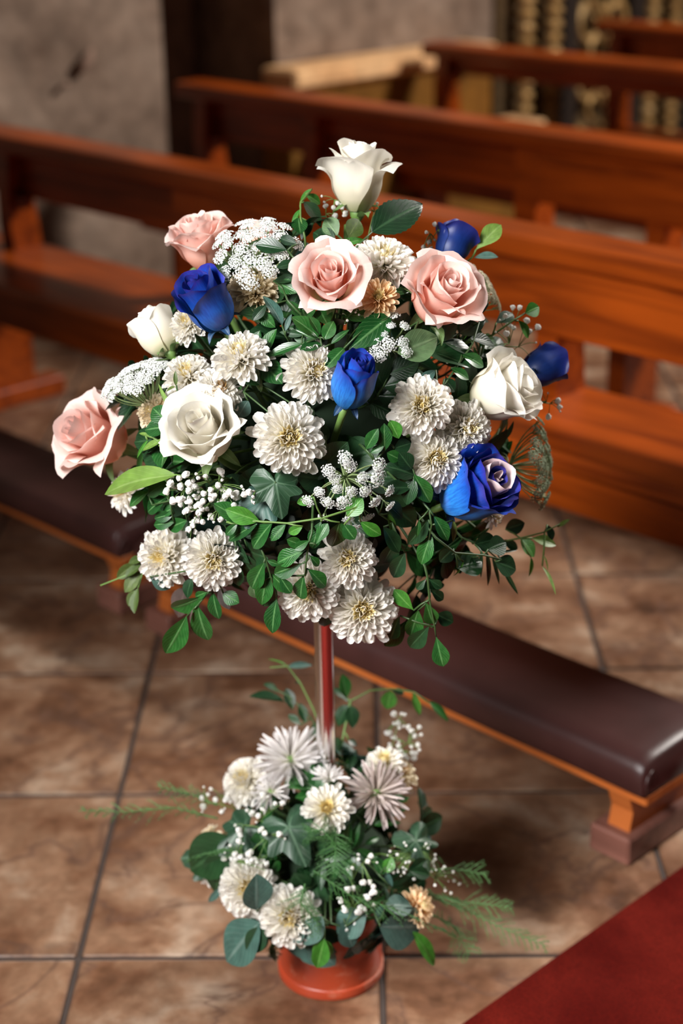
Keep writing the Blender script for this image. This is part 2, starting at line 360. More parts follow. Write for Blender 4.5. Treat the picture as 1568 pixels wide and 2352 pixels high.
# ------------------------------------------------------------------ setting: floor, carpet, walls
T = 0.43
S2 = math.sqrt(.5)
PEW_ROT = Matrix.Rotation(-PI / 4, 4, 'Z')          # local x = along the pews, local y = towards the altar
def toxy(u, v, z=0): return Vector(((u + v) * S2, (v - u) * S2, z))
def px_of(p):
    d = p - CAM; z = d.dot(FW)
    return (W / 2 + FPX * d.dot(RT) / z, H / 2 - FPX * d.dot(UP) / z, z)
fl = MB().box(-9, 12, -6, 16, -.06, -.004).build('floor', M['grout']); tag(fl, 'brown marbled ceramic tile floor laid diagonally', kind='structure')
tm = MB(); g = .0042
tm.box(-T / 2 + g, T / 2 - g, -T / 2 + g, T / 2 - g, -.0045, 0, .003)
tme = new_mesh('tile', tm.v, tm.f, M['tile'], False)
far = MB(); near = []
for i in range(-14, 24):
    for j in range(-7, 30):
        c = Vector(((i + .5) * T, (j + .5) * T, 0))
        if (c.x - c.y) * S2 < -3.3: continue
        x, y, z = px_of(c)
        if z > .3 and -500 < x < W + 450 and -60 < y < H + 420: near.append((z, c))
        else: far.box(c.x - T / 2 + g, c.x + T / 2 - g, c.y - T / 2 + g, c.y + T / 2 - g, -.0045, 0)
near.sort(key=lambda q: q[0])
for z, c in near[:290]: link('tile', tme, fl, Matrix.Translation(c))
for z, c in near[290:]: far.box(c.x - T / 2 + g, c.x + T / 2 - g, c.y - T / 2 + g, c.y + T / 2 - g, -.0045, 0)
tag(far.build('distant_tiles', M['tile'], fl), kind='stuff')
cp = MB().box(.4846, 1.95, -2.6, 7.5, .0005, .0065, .002).build('carpet_runner', M['carpet'], None, False, PEW_ROT)
tag(cp, 'dark red carpet runner lying along the aisle in the lower right corner', 'carpet')

# side wall with two stone pillars and the recess between them
wl = MB().box(-3.75, -3.4, -4, 9, 0, 4.2).build('wall_left', M['stone_dark'], None, False, PEW_ROT); tag(wl, 'dark brown plaster side wall', kind='structure')
def pillar(v0, v1, seed):
    """rough stone face: a dense grid pushed in and out a few millimetres"""
    mb = MB(); nu = 90; nz = 90; z1 = 4.0
    n0 = 0
    for k in range(nz + 1):
        for i in range(nu + 1):
            v = v0 + (v1 - v0) * i / nu; z = z1 * k / nz
            d = .03 * noise.noise(Vector((v * 3 + seed, z * 3, 1))) + .014 * noise.noise(Vector((v * 11 + seed, z * 11, 4)))
            if i in (0, nu): d = 0
            mb.v.append((-2.93 + d, v, z))
    for k in range(nz):
        for i in range(nu):
            a = k * (nu + 1) + i; mb.f.append((a, a + 1, a + nu + 2, a + nu + 1))
    mb.box(-3.4, -2.945, v0, v1, 0, z1)
    return mb
p1 = pillar(-3.5, 2.56, 2).build('pilaster', M['stone'], wl, True, None); tag(p1, 'rough grey-brown stone pilaster')
p2 = pillar(3.08, 4.28, 9).build('pilaster', M['stone'], wl, True, None); tag(p2, 'rough grey stone pilaster above the ochre plinth')
def on_wall(x, y, u=-2.905):
    d = pray(x, y); n = Vector((S2, -S2, 0)); t = (u - CAM.dot(n)) / d.dot(n); p = CAM + d * t
    return (p.x + p.y) * S2, p.z
for (ax, ay, bx, by, w_) in ((178, 172, 214, 112, .020), (140, 200, 158, 188, .010)):
    (va, za), (vb, zb) = on_wall(ax, ay), on_wall(bx, by)
    pt = MB(); pt.tube([(-2.915, va, za), (-2.902, (va * 2 + vb) / 3, (za * 2 + zb) / 3), (-2.902, (va + 2 * vb) / 3, (za + 2 * zb) / 3), (-2.915, vb, zb)], [w_ * .3, w_, w_ * .9, w_ * .3], 10)
    pt.build('pit', M['stone_dark'], wl, True)
wb = MB().box(-3.75, 6, 9, 9.3, 0, 4.2).build('wall_back', M['stone_dark'], None, False, PEW_ROT); tag(wb, 'dark stone wall far behind the pews', kind='structure')
pl = empty('wall_plinth', 'ochre painted plinth with a pale sandstone ledge against the stone pilaster', 'plinth', PEW_ROT @ Matrix.Translation((-2.84, 3.6, 0)))
MB().box(-.09, .07, -.60, .50, 0, .63, .006).build('base', M['ochre'], pl)
MB().box(-.09, .10, -.60, .50, .63, .70, .012).build('ledge', M['ledge'], pl)
MB().box(.07, .24, -.58, .60, 0, .36, .006).build('step', M['ochre'], pl)
MB().box(.07, .26, -.56, .62, .36, .40, .008).build('step_ledge', M['ledge'], pl)

# gilded altar screen beyond the pilaster
al = empty('gilded_altar_screen', 'dark carved altar screen with gilded scrollwork behind the far pews', 'altar', PEW_ROT @ Matrix.Translation((-2.9, 4.3, 0)))
MB().box(-.45, -.02, 0, 3.0, 0, 2.6, .01).build('panel', M['altar_back'], al)
def torus_arc(mb, cx, cz, r, a0, a1, rad, x=.02, n=14):
    mb.tube([(x + .012 * math.sin(3 * k / n), cx + r * (1 - .45 * k / n) * math.cos(a0 + (a1 - a0) * k / n), cz + r * (1 - .45 * k / n) * math.sin(a0 + (a1 - a0) * k / n)) for k in range(n + 1)], [rad * (1 - .5 * k / n) for k in range(n + 1)], 6)
rnd = random.Random(4)
for y0 in (.10, .28, .98, 1.16, 1.86, 2.04):
    c = MB()
    for k in range(34): 
        z = .12 + k * .055
        c.lathe([(0, z - .026), (.030, z - .016), (.040, z), (.030, z + .016), (0, z + .026)], 10, .05, y0)
    c.build('beaded_column', M['gold'], al, True)
for y0 in (.40, .88, 1.28, 1.76, 2.16, 2.64):
    MB().box(-.02, .06, y0 - .05, y0 + .05, 0, 2.4, .01).build('stile', M['ebony'], al)
for y0 in (.64, 1.52, 2.4):
    MB().box(-.02, .055, y0 - .19, y0 + .19, 1.0, 1.16, .01).build('rail', M['ebony'], al)
    for zc in (.18, .45, .70, .92):
        s = MB()
        for sg in (-1, 1):
            torus_arc(s, y0 + sg * .085, zc, .085, PI / 2 - sg * .3, PI / 2 - sg * .3 - sg * 5.2, .022)
            torus_arc(s, y0 + sg * .05, zc - .10, .06, -PI / 2, -PI / 2 + sg * 4.6, .016, .035)
        for k in range(7):
            a = rnd.uniform(0, 6.28); s.tube([(.03, y0 + .02 * math.cos(a), zc + .02 * math.sin(a)), (.055, y0 + .06 * math.cos(a), zc + .06 * math.sin(a)), (.03, y0 + .10 * math.cos(a), zc + .1 * math.sin(a))], [.018, .014, .004], 6)
        s.build('scroll_ornament', M['gold'], al, True)

# ------------------------------------------------------------------ pews
def slab_profile(mb, x0, x1, prof):
    """extrude a (y,z) outline along x"""
    n = len(prof); n0 = len(mb.v)
    for x in (x0, x1): mb.v += [(x, y, z) for y, z in prof]
    for i in range(n):
        j = (i + 1) % n; mb.f.append((n0 + i, n0 + j, n0 + n + j, n0 + n + i))
    mb.f.append(tuple(n0 + i for i in reversed(range(n)))); mb.f.append(tuple(n0 + n + i for i in range(n)))
    return mb
def pew(label, u0, u1, v, supports, joint, legs, wood='wood', board_z=.57, drop=0.0):
    """origin under the front edge of the seat; x along, y to the rear"""
    p = empty('church_pew', label, 'pew', PEW_ROT @ Matrix.Translation((u0, v, 0)), 'wooden church pews')
    L = u1 - u0; m = M[wood]
    rail = MB(); slab_profile(rail, 0, L, [(.205, .712), (.205, .738), (.213, .748), (.225, .752), (.318, .752), (.332, .748), (.34, .738), (.34, .712), (.33, .705), (.215, .705)]); rail.build('top_rail', m, p)
    j = joint - u0
    MB().box(.03, j, .285, .31, board_z + .005, .706, .003).build('back_board', m, p)
    MB().box(j + .075, L - .03, .225, .25, board_z - .005, .706, .003).build('back_board', m, p)
    MB().box(j, j + .075, .225, .31, .43 - drop if drop == 0 else board_z - .01, .706, .004).build('post', m, p)
    st = MB(); slab_profile(st, 0, L, [(y_, z_ - drop) for y_, z_ in ((0, .405), (0, .424), (.008, .432), (.30, .432), (.345, .432), (.345, .405))]); st.build('seat', m, p)
    MB().box(.02, L - .02, .022, .045, .315 - drop, .405 - drop, .003).build('seat_apron', m, p)
    for su in supports:
        x = su - u0
        q = MB(); w = .027
        pr = [(.245, .432 - drop), (.238, .50), (.240, .60), (.25, .706), (.30, .706), (.315, .60), (.33, .50), (.335, .432 - drop)]
        slab_profile(q, x - w, x + w, pr); q.build('post', m, p)
        br = MB(); slab_profile(br, x - w, x + w + .05, [(.255, board_z - .02), (.255, board_z + .01), (.285, board_z + .01), (.285, board_z - .01)]); br.build('bracket', m, p)
    for su in legs:
        x = su - u0; w = .027
        MB().box(x - w, x + w, .12, .27, .05, .405 - drop, .004).build('leg', m, p)
        MB().box(x - w - .012, x + w + .012, .0, .36, .0, .055, .005).build('foot', m, p)
    return p
pew('front pew with its seat seen along the middle of the photo, nearest behind the kneelers', -2.72, .40, 1.150, (-2.18, -.30), -1.43, (-2.17, -.85))
pew('second church pew, its rail passing just behind the topmost white rose', -2.56, .40, 2.10, (-2.49, -1.98, -.72), -1.17, (-2.49, -1.98, -.735))
pew('third pew, its back end standing before the gilded altar screen', -2.66, .40, 3.36, (-2.60, -.62), -1.05, (-2.60, -.62), 'wood', .635, .06)
pew('farthest pew, only a rail and board in the top right corner', -2.62, .40, 4.36, (-2.55, -.62), -2.42, (-2.55, -.62), 'wood', .57, .11)

# ------------------------------------------------------------------ kneelers
def kneeler(label, u0, u1, sup):
    k = empty('kneeler', label, 'kneeler', PEW_ROT @ Matrix.Translation((u0, .715, 0)))
    L = u1 - u0
    MB().box(0, L, .012, .205, .112, .132, .003).build('board', M['kneeler_wood'], k)
    c = MB(); n = 14; prof = [(.002, .133), (.0, .138), (-.002, .155), (-.001, .174), (.004, .185), (.014, .192), (.035, .196), (.10, .199), (.175, .196), (.195, .192), (.206, .185), (.211, .174), (.212, .155), (.210, .138), (.207, .133)]
    xs = [0, .006, .02, .05] + [.05 + (L - .1) * i / n for i in range(1, n)] + [L - .05, L - .02, L - .006, L]
    sc = [.86, .95, .99, 1] + [1] * (n - 1) + [1, .99, .95, .86]
    for x, s in zip(xs, sc):
        for y, z in prof: c.v.append((x, .1035 + (y - .1035) * (.9 + .1 * s), .134 + (z - .134) * s + .0025 * noise.noise(Vector((x * 5, y * 20, 3)))))
    m = len(prof)
    for i in range(len(xs) - 1):
        for q in range(m):
            r = (q + 1) % m; c.f.append((i * m + q, i * m + r, (i + 1) * m + r, (i + 1) * m + q))
    c.f.append(tuple(reversed(range(m)))); c.f.append(tuple((len(xs) - 1) * m + q for q in range(m)))
    cu = c.build('cushion', M['leather'], k, True)
    for x in (0.004, L - .004):                         # folded vinyl corner pleats
        t = MB(); s = 1 if x > .1 else -1
        t.tube([(x + s * .001, .012, .136), (x + s * .004, .006, .150), (x + s * .004, .012, .166), (x + s * .003, .022, .172), (x + s * .004, .026, .158), (x + s * .003, .020, .146)], .003, 6)
        tag(t.build('pleat', M['leather'], cu, True))
    for x in (.0 + sup, L - sup):
        q = MB(); slab_profile(q, x - .02, x + .02, [(.022, .045), (.03, .08), (.018, .112), (.20, .112), (.19, .08), (.20, .045)]); q.build('leg', M['kneeler_wood'], k)
        MB().box(x - .042, x + .034, .004, .36, 0, .048, .004).build('foot', M['worn_wood'], k)
    return k
kneeler('kneeler with a maroon padded top, its end resting near the red carpet', -.775, .445, .055)
kneeler('dark padded kneeler at the left edge, half in shadow', -2.20, -.835, .045)

# ------------------------------------------------------------------ flower stand
st = empty('flower_stand', 'chrome pole flower stand rising from a scuffed orange-red pot', 'flower stand', Matrix.Translation((AX, AY, 0)))
pot = MB(); pot.lathe([(.0, .0), (.0715, .0), (.0732, .0015), (.0738, .003), (.0738, .0125), (.0732, .0145), (.0718, .0155), (.0712, .0165), (.0712, .0175), (.0712, .06), (.0714, .115), (.0735, .118), (.0742, .123), (.0735, .128), (.067, .128), (.065, .118), (.0, .113)], 72)
pt_ = pot.build('pot', M['pot'], st, True); pt_.data.set_sharp_from_angle(angle=math.radians(28))
MB().lathe([(.0, .09), (.0124, .0905), (.0125, .091), (.0125, .092), (.0124, .25), (.0123, .45), (.0122, .62), (.0122, .621), (.0121, .6215), (.0, .622)], 40).build('pole', M['chrome'], st, True)
bo = MB(); bo.lathe([(.0, .600), (.05, .602), (.085, .62), (.10, .655), (.097, .655), (.08, .625), (.0, .61)], 40); bo.build('bowl', M['foam'], st, True)
def foam(name, label, c, r):
    mb = MB(); n = 14
    mb.lathe([(max(.001, math.sin(PI * i / n)) * r[0], -math.cos(PI * i / n) * r[2]) for i in range(n + 1)], 24)
    o = mb.build(name, M['foam'], None, True, Matrix.Translation(c)); tag(o, label, 'floral foam')
foam('floral_foam', 'dark floral foam ball hidden inside the upper bouquet', (AX, AY, .775), (.125, .125, .15))
foam('floral_foam', 'dark floral foam block hidden inside the lower bouquet in the pot', (AX, AY, .165), (.085, .085, .085))

# ------------------------------------------------------------------ flower builders
def stem_to_core(p, n, e, inner=.40):
    """stem curve leaving the head at p against n and ending inside the bouquet"""
    c, r = ELL[e]
    q = c + (p - c) * inner
    if e == 'top': q.z -= .04
    L = (p - q).length
    return bez(p, p - n * L * .45, q, 8)
def petal_grid(fn, ns, nt):
    v = []; uv = []; f = []
    for k in range(nt + 1):
        for i in range(ns + 1):
            s = -1 + 2 * i / ns; t = k / nt
            v.append(fn(s, t)); uv.append((i / ns, t))
    for k in range(nt):
        for i in range(ns):
            a = k * (ns + 1) + i; f.append((a, a + 1, a + ns + 2, a + ns + 1))
    return v, f, uv
def rose(label, x, y, dpx, face, kind, s=1.0, openness=.7, hr=.85, rings=None, sepal='sepal', mats=None, roll=0, e='top', seed=1, stem=None, extra=None):
    rn = random.Random(seed)
    n = fdir(*face); c = on(x, y, s, e); D = dpx * pxm(c); Hh = D * hr
    base = c - n * Hh * .52
    R3 = frame(n, roll).to_4x4(); R3.translation = base
    t_ = empty('rose', label, 'rose', R3, 'roses in the bouquet')
    rings = rings or [(2, .08), (3, .22), (3, .44), (4, .70), (5, 1.0)]
    ph = rn.uniform(0, 6)
    o = openness
    for ri, (cnt, q) in enumerate(rings):
        ph += .9
        for k in range(cnt):
            phi = ph + 2 * PI * k / cnt + rn.uniform(-.15, .15)
            w = math.radians(150 - 92 * min(1, q * 1.15)) * (1.0 if cnt >= 4 else 1.12)
            rb = .5 * D * (.07 + (.66 + .30 * max(0, .6 - o)) * q ** .9) * rn.uniform(.95, 1.05)
            fl_ = o * D * .26 * q ** 1.6 * rn.uniform(.75, 1.3)
            Ht = Hh * (.93 + .09 * math.sin(q * 2.6) - .20 * o * q * q) * rn.uniform(.96, 1.04)
            sd = rn.uniform(0, 6.28); droop = rn.uniform(.5, 1.1); point = rn.uniform(.02, .055)
            def fn(s_, t):
                r0 = D * (.035 + .11 * q)
                ee = max(0, (t - .52) / .48)
                r = r0 + (rb - r0) * math.sin(min(1, t / .50) * PI / 2) ** (.72 if o > .5 else .55)
                r *= 1 - (1 - q) * .30 * ee * (1 - .6 * o)
                if o < .5: r *= 1 - (.5 - o) * .8 * ee
                r += D * .030 * s_ * (1 - .5 * q)
                r += fl_ * ee ** 1.7 * (1 - .25 * s_ * s_)
                r += q * o * D * .13 * max(0, abs(s_) - .35) * ee ** 1.5 * 1.8
                r += D * .014 * math.sin(3.0 * s_ * PI * .8 + sd) * ee * (.4 + q)
                ang = phi + w * s_ * ((.50 if o > .5 else .8) + (.50 if o > .5 else .2) * math.sin(min(t / .62, 1) * PI / 2)) * (1 - .22 * ee * ee)
                z = Ht * (t ** .92) * (1 - .15 * abs(s_) ** 3 * t) + D * point * ee * (1 - abs(s_))
                z -= fl_ * .55 * droop * max(0, (t - .72) / .28) ** 2
                z += D * .01 * math.sin(4 * s_ + sd * 2) * ee
                return (r * math.cos(ang), r * math.sin(ang), z)
            v, f, uv = petal_grid(fn, 12, 12)
            mm = mats[ri] if mats else kind
            link('petal', new_mesh('petal', v, f, M[mm], True, uv), t_)
    if extra: extra(t_, D, Hh)
    # calyx with five sepals, and the stem
    cal = MB(); cal.lathe([(0, -.16 * D), (.05 * D, -.15 * D), (.10 * D, -.08 * D), (.115 * D, -.01 * D), (.09 * D, .04 * D), (0, .05 * D)], 14)
    cal.build('calyx', M['stem'] if sepal == 'sepal' else M['blue_sepal'], t_, True)
    for k in range(5):
        a = ph + 2 * PI * k / 5 + rn.uniform(-.2, .2); Ls = D * rn.uniform(.36, .52); up = rn.uniform(-.35, .25); wd_ = D * .075
        ca, sa = math.cos(a), math.sin(a)
        def fs(s_, t):
            ww = wd_ * math.sin(min(1, (t * .85 + .15)) * PI) ** .8 * s_
            rr = .09 * D + Ls * (t * .8); zz = -.02 * D + Ls * (up * t + .25 * math.sin(t * 3.6 + up * 3)) * .8 + abs(s_) * wd_ * .35
            return (rr * ca - ww * sa, rr * sa + ww * ca, zz)
        v, f, uv = petal_grid(fs, 4, 8); link('sepal', new_mesh('sepal', v, f, M[sepal], True, uv), t_)
    inv = R3.inverted()
    pts = stem_to_core(base - n * .15 * D, n, e)
    if stem:
        pp = [base - n * .15 * D] + [on(a_, b_, s2, e) for a_, b_, s2 in stem]
        pts = pp[:-1] + stem_to_core(pp[-1], (pp[-2] - pp[-1]).normalized(), e)
    MB().tube([inv @ q_ for q_ in pts], .0042, 8).build('stem', M['stem'], t_, True)
    return t_

def mum_petal_mesh(name, wr, cup, curl, m, tip=.9, ns=4, nt=6):
    def fn(s, t):
        if tip < .95:
            t = (0, .22, .45, .66, .83, .95, 1.0)[round(t * 6)]; w = wr * .5 * {0: .38, .22: .62, .45: .85, .66: 1.0, .83: .96, .95: .66, 1.0: .22}[t]
        else: w = wr * .5 * (math.sin(PI * min(1, (.14 + .86 * t ** 1.5) * tip)) ** .65 if t < 1 else .3)
        return (w * s, t * (1 - .12 * curl * t), cup * w * s * s * 1.6 + curl * (t ** 2.2) * .32 - .05 * math.sin(t * PI))
    v, f, uv = petal_grid(fn, ns, nt)
    return new_mesh(name, v, f, M[m], True, uv)
PM = {}
for m in ('mum', 'mum_cream', 'mum_peach', 'mum_spider', 'mum_lilac'):
    PM[m] = [mum_petal_mesh('petal', .27, .8, .22, m), mum_petal_mesh('petal', .27, .9, .5, m), mum_petal_mesh('petal', .29, .6, .05, m), mum_petal_mesh('petal', .27, 1.0, .75, m)]
    PM[m + '_thin'] = [mum_petal_mesh('petal', .12, 1.6, .25, m, .97), mum_petal_mesh('petal', .10, 1.8, .45, m, .97), mum_petal_mesh('petal', .14, 1.4, -.1, m, .97), mum_petal_mesh('petal', .11, 1.6, .1, m, .97)]
def disc_mesh(m, seed, cnt=54):
    rn = random.Random(seed); V = []; F = []; UVS = []
    for i in range(cnt):
        a = i * 2.39996; el = math.radians(4 + 34 * math.sqrt(i / cnt)); L = .42 + .14 * i / cnt
        d = Vector((math.sin(el) * math.cos(a), math.sin(el) * math.sin(a), math.cos(el))); 
        z = Vector((-math.cos(el) * math.cos(a), -math.cos(el) * math.sin(a), math.sin(el))); x = d.cross(z)
        o = Vector((d.x * .12, d.y * .12, 0)); L *= rn.uniform(.85, 1.1)
        def fn(s, t):
            w = .055 * math.sin(PI * (.2 + .72 * t)); p = o + d * (t * L) + x * (w * s) + z * (.10 * t * t * t + .5 * abs(s) * w)
            return p
        v, f, uv = petal_grid(fn, 2, 4); n0 = len(V); V += v; UVS += uv; F += [tuple(q + n0 for q in ff) for ff in f]
    return new_mesh('disc_florets', V, F, M[m], True, UVS)
DM = {m: [disc_mesh(m, i) for i in range(2)] for m in ('mum_disc', 'mum_disc_brown', 'mum')}
CORE = {}
def mum(label, x, y, dpx, face, s=1.0, m='mum', thin=False, disc='mum_disc', e='top', seed=1, cnt=150, flatness=1.0, e0=20, e1=106, skip=None, name='chrysanthemum'):
    rn = random.Random(seed * 13 + 5)
    n = fdir(*face); c = on(x, y, s, e); R = .5 * dpx * pxm(c)
    base = c - n * R * .28
    A = frame(n, rn.uniform(0, 6)).to_4x4(); A.translation = base
    t_ = empty(name, label, 'chrysanthemum', A, 'chrysanthemums in the flower arrangement')
    meshes = PM[m + '_thin'] if thin else PM[m]
    for i in range(cnt):
        fr = (i + .5) / cnt
        el = math.radians(e0 + (e1 - e0) * math.sqrt(fr) ** 1.15 + rn.uniform(-6, 6)); a = i * 2.39996 + rn.uniform(-.12, .12)
        if skip and skip[0] < (a % (2 * PI)) < skip[1] and fr > .3: continue
        L = R * (.56 + .48 * (math.degrees(el) / 100) ** 1.3) * rn.uniform(.88, 1.07) * (flatness if el < 1.2 else 1)
        if fr > .9 and rn.random() < .25: L *= 1.12
        d = Vector((math.sin(el) * math.cos(a), math.sin(el) * math.sin(a), math.cos(el)))
        z = Vector((-math.cos(el) * math.cos(a), -math.cos(el) * math.sin(a), math.sin(el)))
        xx = d.cross(z); tw = rn.uniform(-.3, .3); x2 = xx * math.cos(tw) + z * math.sin(tw); z2 = x2.cross(d)
        o = Vector((d.x * R * .10, d.y * R * .10, -R * .05))
        wl_ = L * rn.uniform(.85, 1.1) * (1.0 if fr > .4 else .9)
        zz = L * rn.uniform(.5, 1.3)
        Mx = Matrix(((x2.x * wl_, d.x * L, z2.x * zz, o.x), (x2.y * wl_, d.y * L, z2.y * zz, o.y), (x2.z * wl_, d.z * L, z2.z * zz, o.z), (0, 0, 0, 1)))
        k = 3 if fr < .2 else (1 if fr < .55 else (rn.choice((0, 0, 1)) if fr < .85 else rn.choice((0, 2, 2))))
        link('petal', meshes[k], t_, Mx)
    if disc:
        q = link('disc_florets', DM[disc][seed % 2], t_, Matrix.Diagonal((R * 1.1, R * 1.1, R * 1.08, 1))); tag(q, 'pale yellow centre', kind='stuff')
    bm = MB(); bm.lathe([(0, -.26 * R), (.10 * R, -.24 * R), (.26 * R, -.13 * R), (.24 * R, -.02 * R), (0, .06 * R)], 12)
    bm.build('calyx', M['stem'], t_, True)
    inv = A.inverted()
    MB().tube([inv @ p for p in stem_to_core(base - n * R * .24, n, e)], .0026, 6).build('stem', M['stem_dark'], t_, True)
    return t_

def leaf_mesh(wr, tipx, fold, bend, wave=0, serr=0, ns=6, nt=12, heart=0):
    v = []; uv = []; f = []
    for k in range(nt + 1):
        t = k / nt
        w = .5 * wr * (math.sin(PI * t ** tipx) ** .8 if 0 < k < nt else (.03 if k == 0 else .0))
        if serr and 0 < k < nt: w *= 1 + serr * (1 if k % 2 else -.6)
        for i in range(ns + 1):
            s = -1 + 2 * i / ns
            y = t - heart * wr * .5 * abs(s) * (1 - t) * (.6 if k < 3 else .15)
            v.append((w * s, y, fold * abs(w * s) - bend * (t - .2) ** 2 + wave * math.sin(t * 9 + s * 1.5) * abs(s)))
            uv.append((.5 + .5 * s, t))
    for k in range(nt):
        for i in range(ns):
            a = k * (ns + 1) + i; f.append((a, a + 1, a + ns + 2, a + ns + 1))
    return v, f, uv
LEAFSHAPE = {'oval': (.52, 1.15, .32, .18), 'obovate': (.54, 1.55, .28, .15), 'round': (.80, 1.0, .18, .14), 'lance': (.30, .9, .35, .22), 'blade': (.13, .85, .5, .3),
             'broad': (.66, .85, .25, .22, .015), 'rose': (.50, .82, .22, .25, .01, .045, 6, 22), 'euc': (.66, .95, .15, .12), 'lily': (.26, .95, .35, .30)}
_lm = {}
def leaf_me(shape, m):
    if (shape, m) not in _lm:
        v, f, uv = leaf_mesh(*LEAFSHAPE[shape]); _lm[(shape, m)] = new_mesh('leaf', v, f, M[m], True, uv)
    return _lm[(shape, m)]
def put_leaf(parent, inv, p0, p1, shape, m, nrm, wscale=1.0):
    y = p1 - p0; L = y.length; d = y.normalized()
    z = nrm - d * nrm.dot(d); z = z.normalized() if z.length > 1e-4 else d.orthogonal().normalized()
    x = d.cross(z)
    Mx = Matrix(((x.x * L * wscale, y.x, z.x * L, p0.x), (x.y * L * wscale, y.y, z.y * L, p0.y), (x.z * L * wscale, y.z, z.z * L, p0.z), (0, 0, 0, 1)))
    return link('leaf', leaf_me(shape, m), parent, inv @ Mx)
def sprig(name, label, stem, leaves, s=1.0, e='top', m='leaf', shape='obovate', stem_m='stem_dark', cat='foliage', group=None, rad=.0016, seed=0, tiplift=.02, inner=True):
    """stem: photo points traced onto the dome; leaves: (base x,y, tip x,y[, shape][, material][, roll])"""
    rn = random.Random(seed + len(label) * 7 + len(leaves))
    sp = [on(q[0], q[1], q[2] if len(q) > 2 else s, e) for q in stem]
    for i in range(1, len(sp)):                         # a hanging stem drifts only gently in depth
        dz = dep(sp[i]) - dep(sp[i - 1]); lim = .5 * math.hypot(stem[i][0] - stem[i - 1][0], stem[i][1] - stem[i - 1][1]) * pxm(sp[i - 1])
        sp[i] = at_depth(stem[i][0], stem[i][1], dep(sp[i - 1]) + max(-lim, min(lim, dz)))
    c, r = ELL[e]
    core = c + (sp[0] - c) * .45
    if inner:
        first = sp[0] - (sp[0] - core) * .5 + Vector((0, 0, .02))
        pts = bez(core, first, sp[0], 5)[:-1] + sp
    else: pts = sp
    A = Matrix.Translation(pts[0]); inv = A.inverted()
    t_ = empty(name, label, cat, A, group)
    mb = MB(); mb.tube([inv @ p for p in pts], [rad * (1.3 - .8 * i / len(pts)) for i in range(len(pts))], 6)
    for lf in leaves:
        bx, by, tx, ty = lf[:4]; sh = shape; mm = m; roll = rn.uniform(-.5, .5)
        for ex in lf[4:]:
            if isinstance(ex, str) and ex in LEAFSHAPE: sh = ex
            elif isinstance(ex, str): mm = ex
            else: roll = ex
        k_ = min(range(len(sp)), key=lambda q: math.hypot(stem[q][0] - bx, stem[q][1] - by)); far_ = math.hypot(stem[k_][0] - bx, stem[k_][1] - by) * pxm(sp[k_])
        z0 = dep(sp[k_]) + max(-.5 * far_, min(.5 * far_, dep(on(bx, by, s, e)) - dep(sp[k_]))) + rn.uniform(-.003, .003); p0 = at_depth(bx, by, z0)
        Lp = math.hypot(tx - bx, ty - by) * pxm(p0); dz = dep(on(tx, ty, s + tiplift, e)) - z0
        p1 = at_depth(tx, ty, z0 + max(-.45 * Lp, min(.45 * Lp, dz)) + rn.uniform(-.3, .3) * Lp)
        cn = ((p0 - c).normalized() * .5 + (CAM - p0).normalized() * .8 + Vector((0, 0, .35))).normalized()
        d = (p1 - p0).normalized(); nrm = cn + d.cross(cn) * roll
        put_leaf(t_, inv, p0, p1, sh, mm, nrm)
        near_ = min(sp, key=lambda q: (q - p0).length)
        if (near_ - p0).length > .004: mb.tube([inv @ near_, inv @ ((near_ + p0) / 2 + d * .001), inv @ p0], rad * .7, 5)
    mb.build('stem', M[stem_m], t_, True)
    return t_

def floret_cluster(m, seed, cnt=46, r=1.0):
    rn = random.Random(seed); V = []; F = []; U = []
    for i in range(cnt):
        a = i * 2.39996; q = math.sqrt((i + .5) / cnt); el = q * 1.25
        p = Vector((1.1 * q * math.cos(a), 1.1 * q * math.sin(a), .38 * math.cos(el))) * r * rn.uniform(.85, 1.15)
        nn = (p + Vector((0, 0, .5)) + Vector((rn.uniform(-.3, .3), rn.uniform(-.3, .3), 0))).normalized(); B = frame(nn, rn.uniform(0, 6)); sz = r * .21 * rn.uniform(.8, 1.2)
        n0 = len(V); V.append(p + nn * sz * .1); U.append((.5, 0))
        for k in range(10):
            aa = 2 * PI * k / 10; rr = sz * (1.0 if k % 2 else .5)
            V.append(p + B @ Vector((rr * math.cos(aa), rr * math.sin(aa), sz * (.22 if k % 2 else 0)))); U.append((.5, 1))
        V.append(p - nn * sz * .7); U.append((.5, 0))
        for k in range(10):
            j = (k + 1) % 10; F.append((n0, n0 + 1 + k, n0 + 1 + j))
            F.append((n0 + 11, n0 + 1 + j, n0 + 1 + k))
    return new_mesh('umbellet', V, F, M[m], False, U)
FC = {m: [floret_cluster(m, i) for i in range(3)] for m in ('lace', 'lace_cream', 'lace_green')}
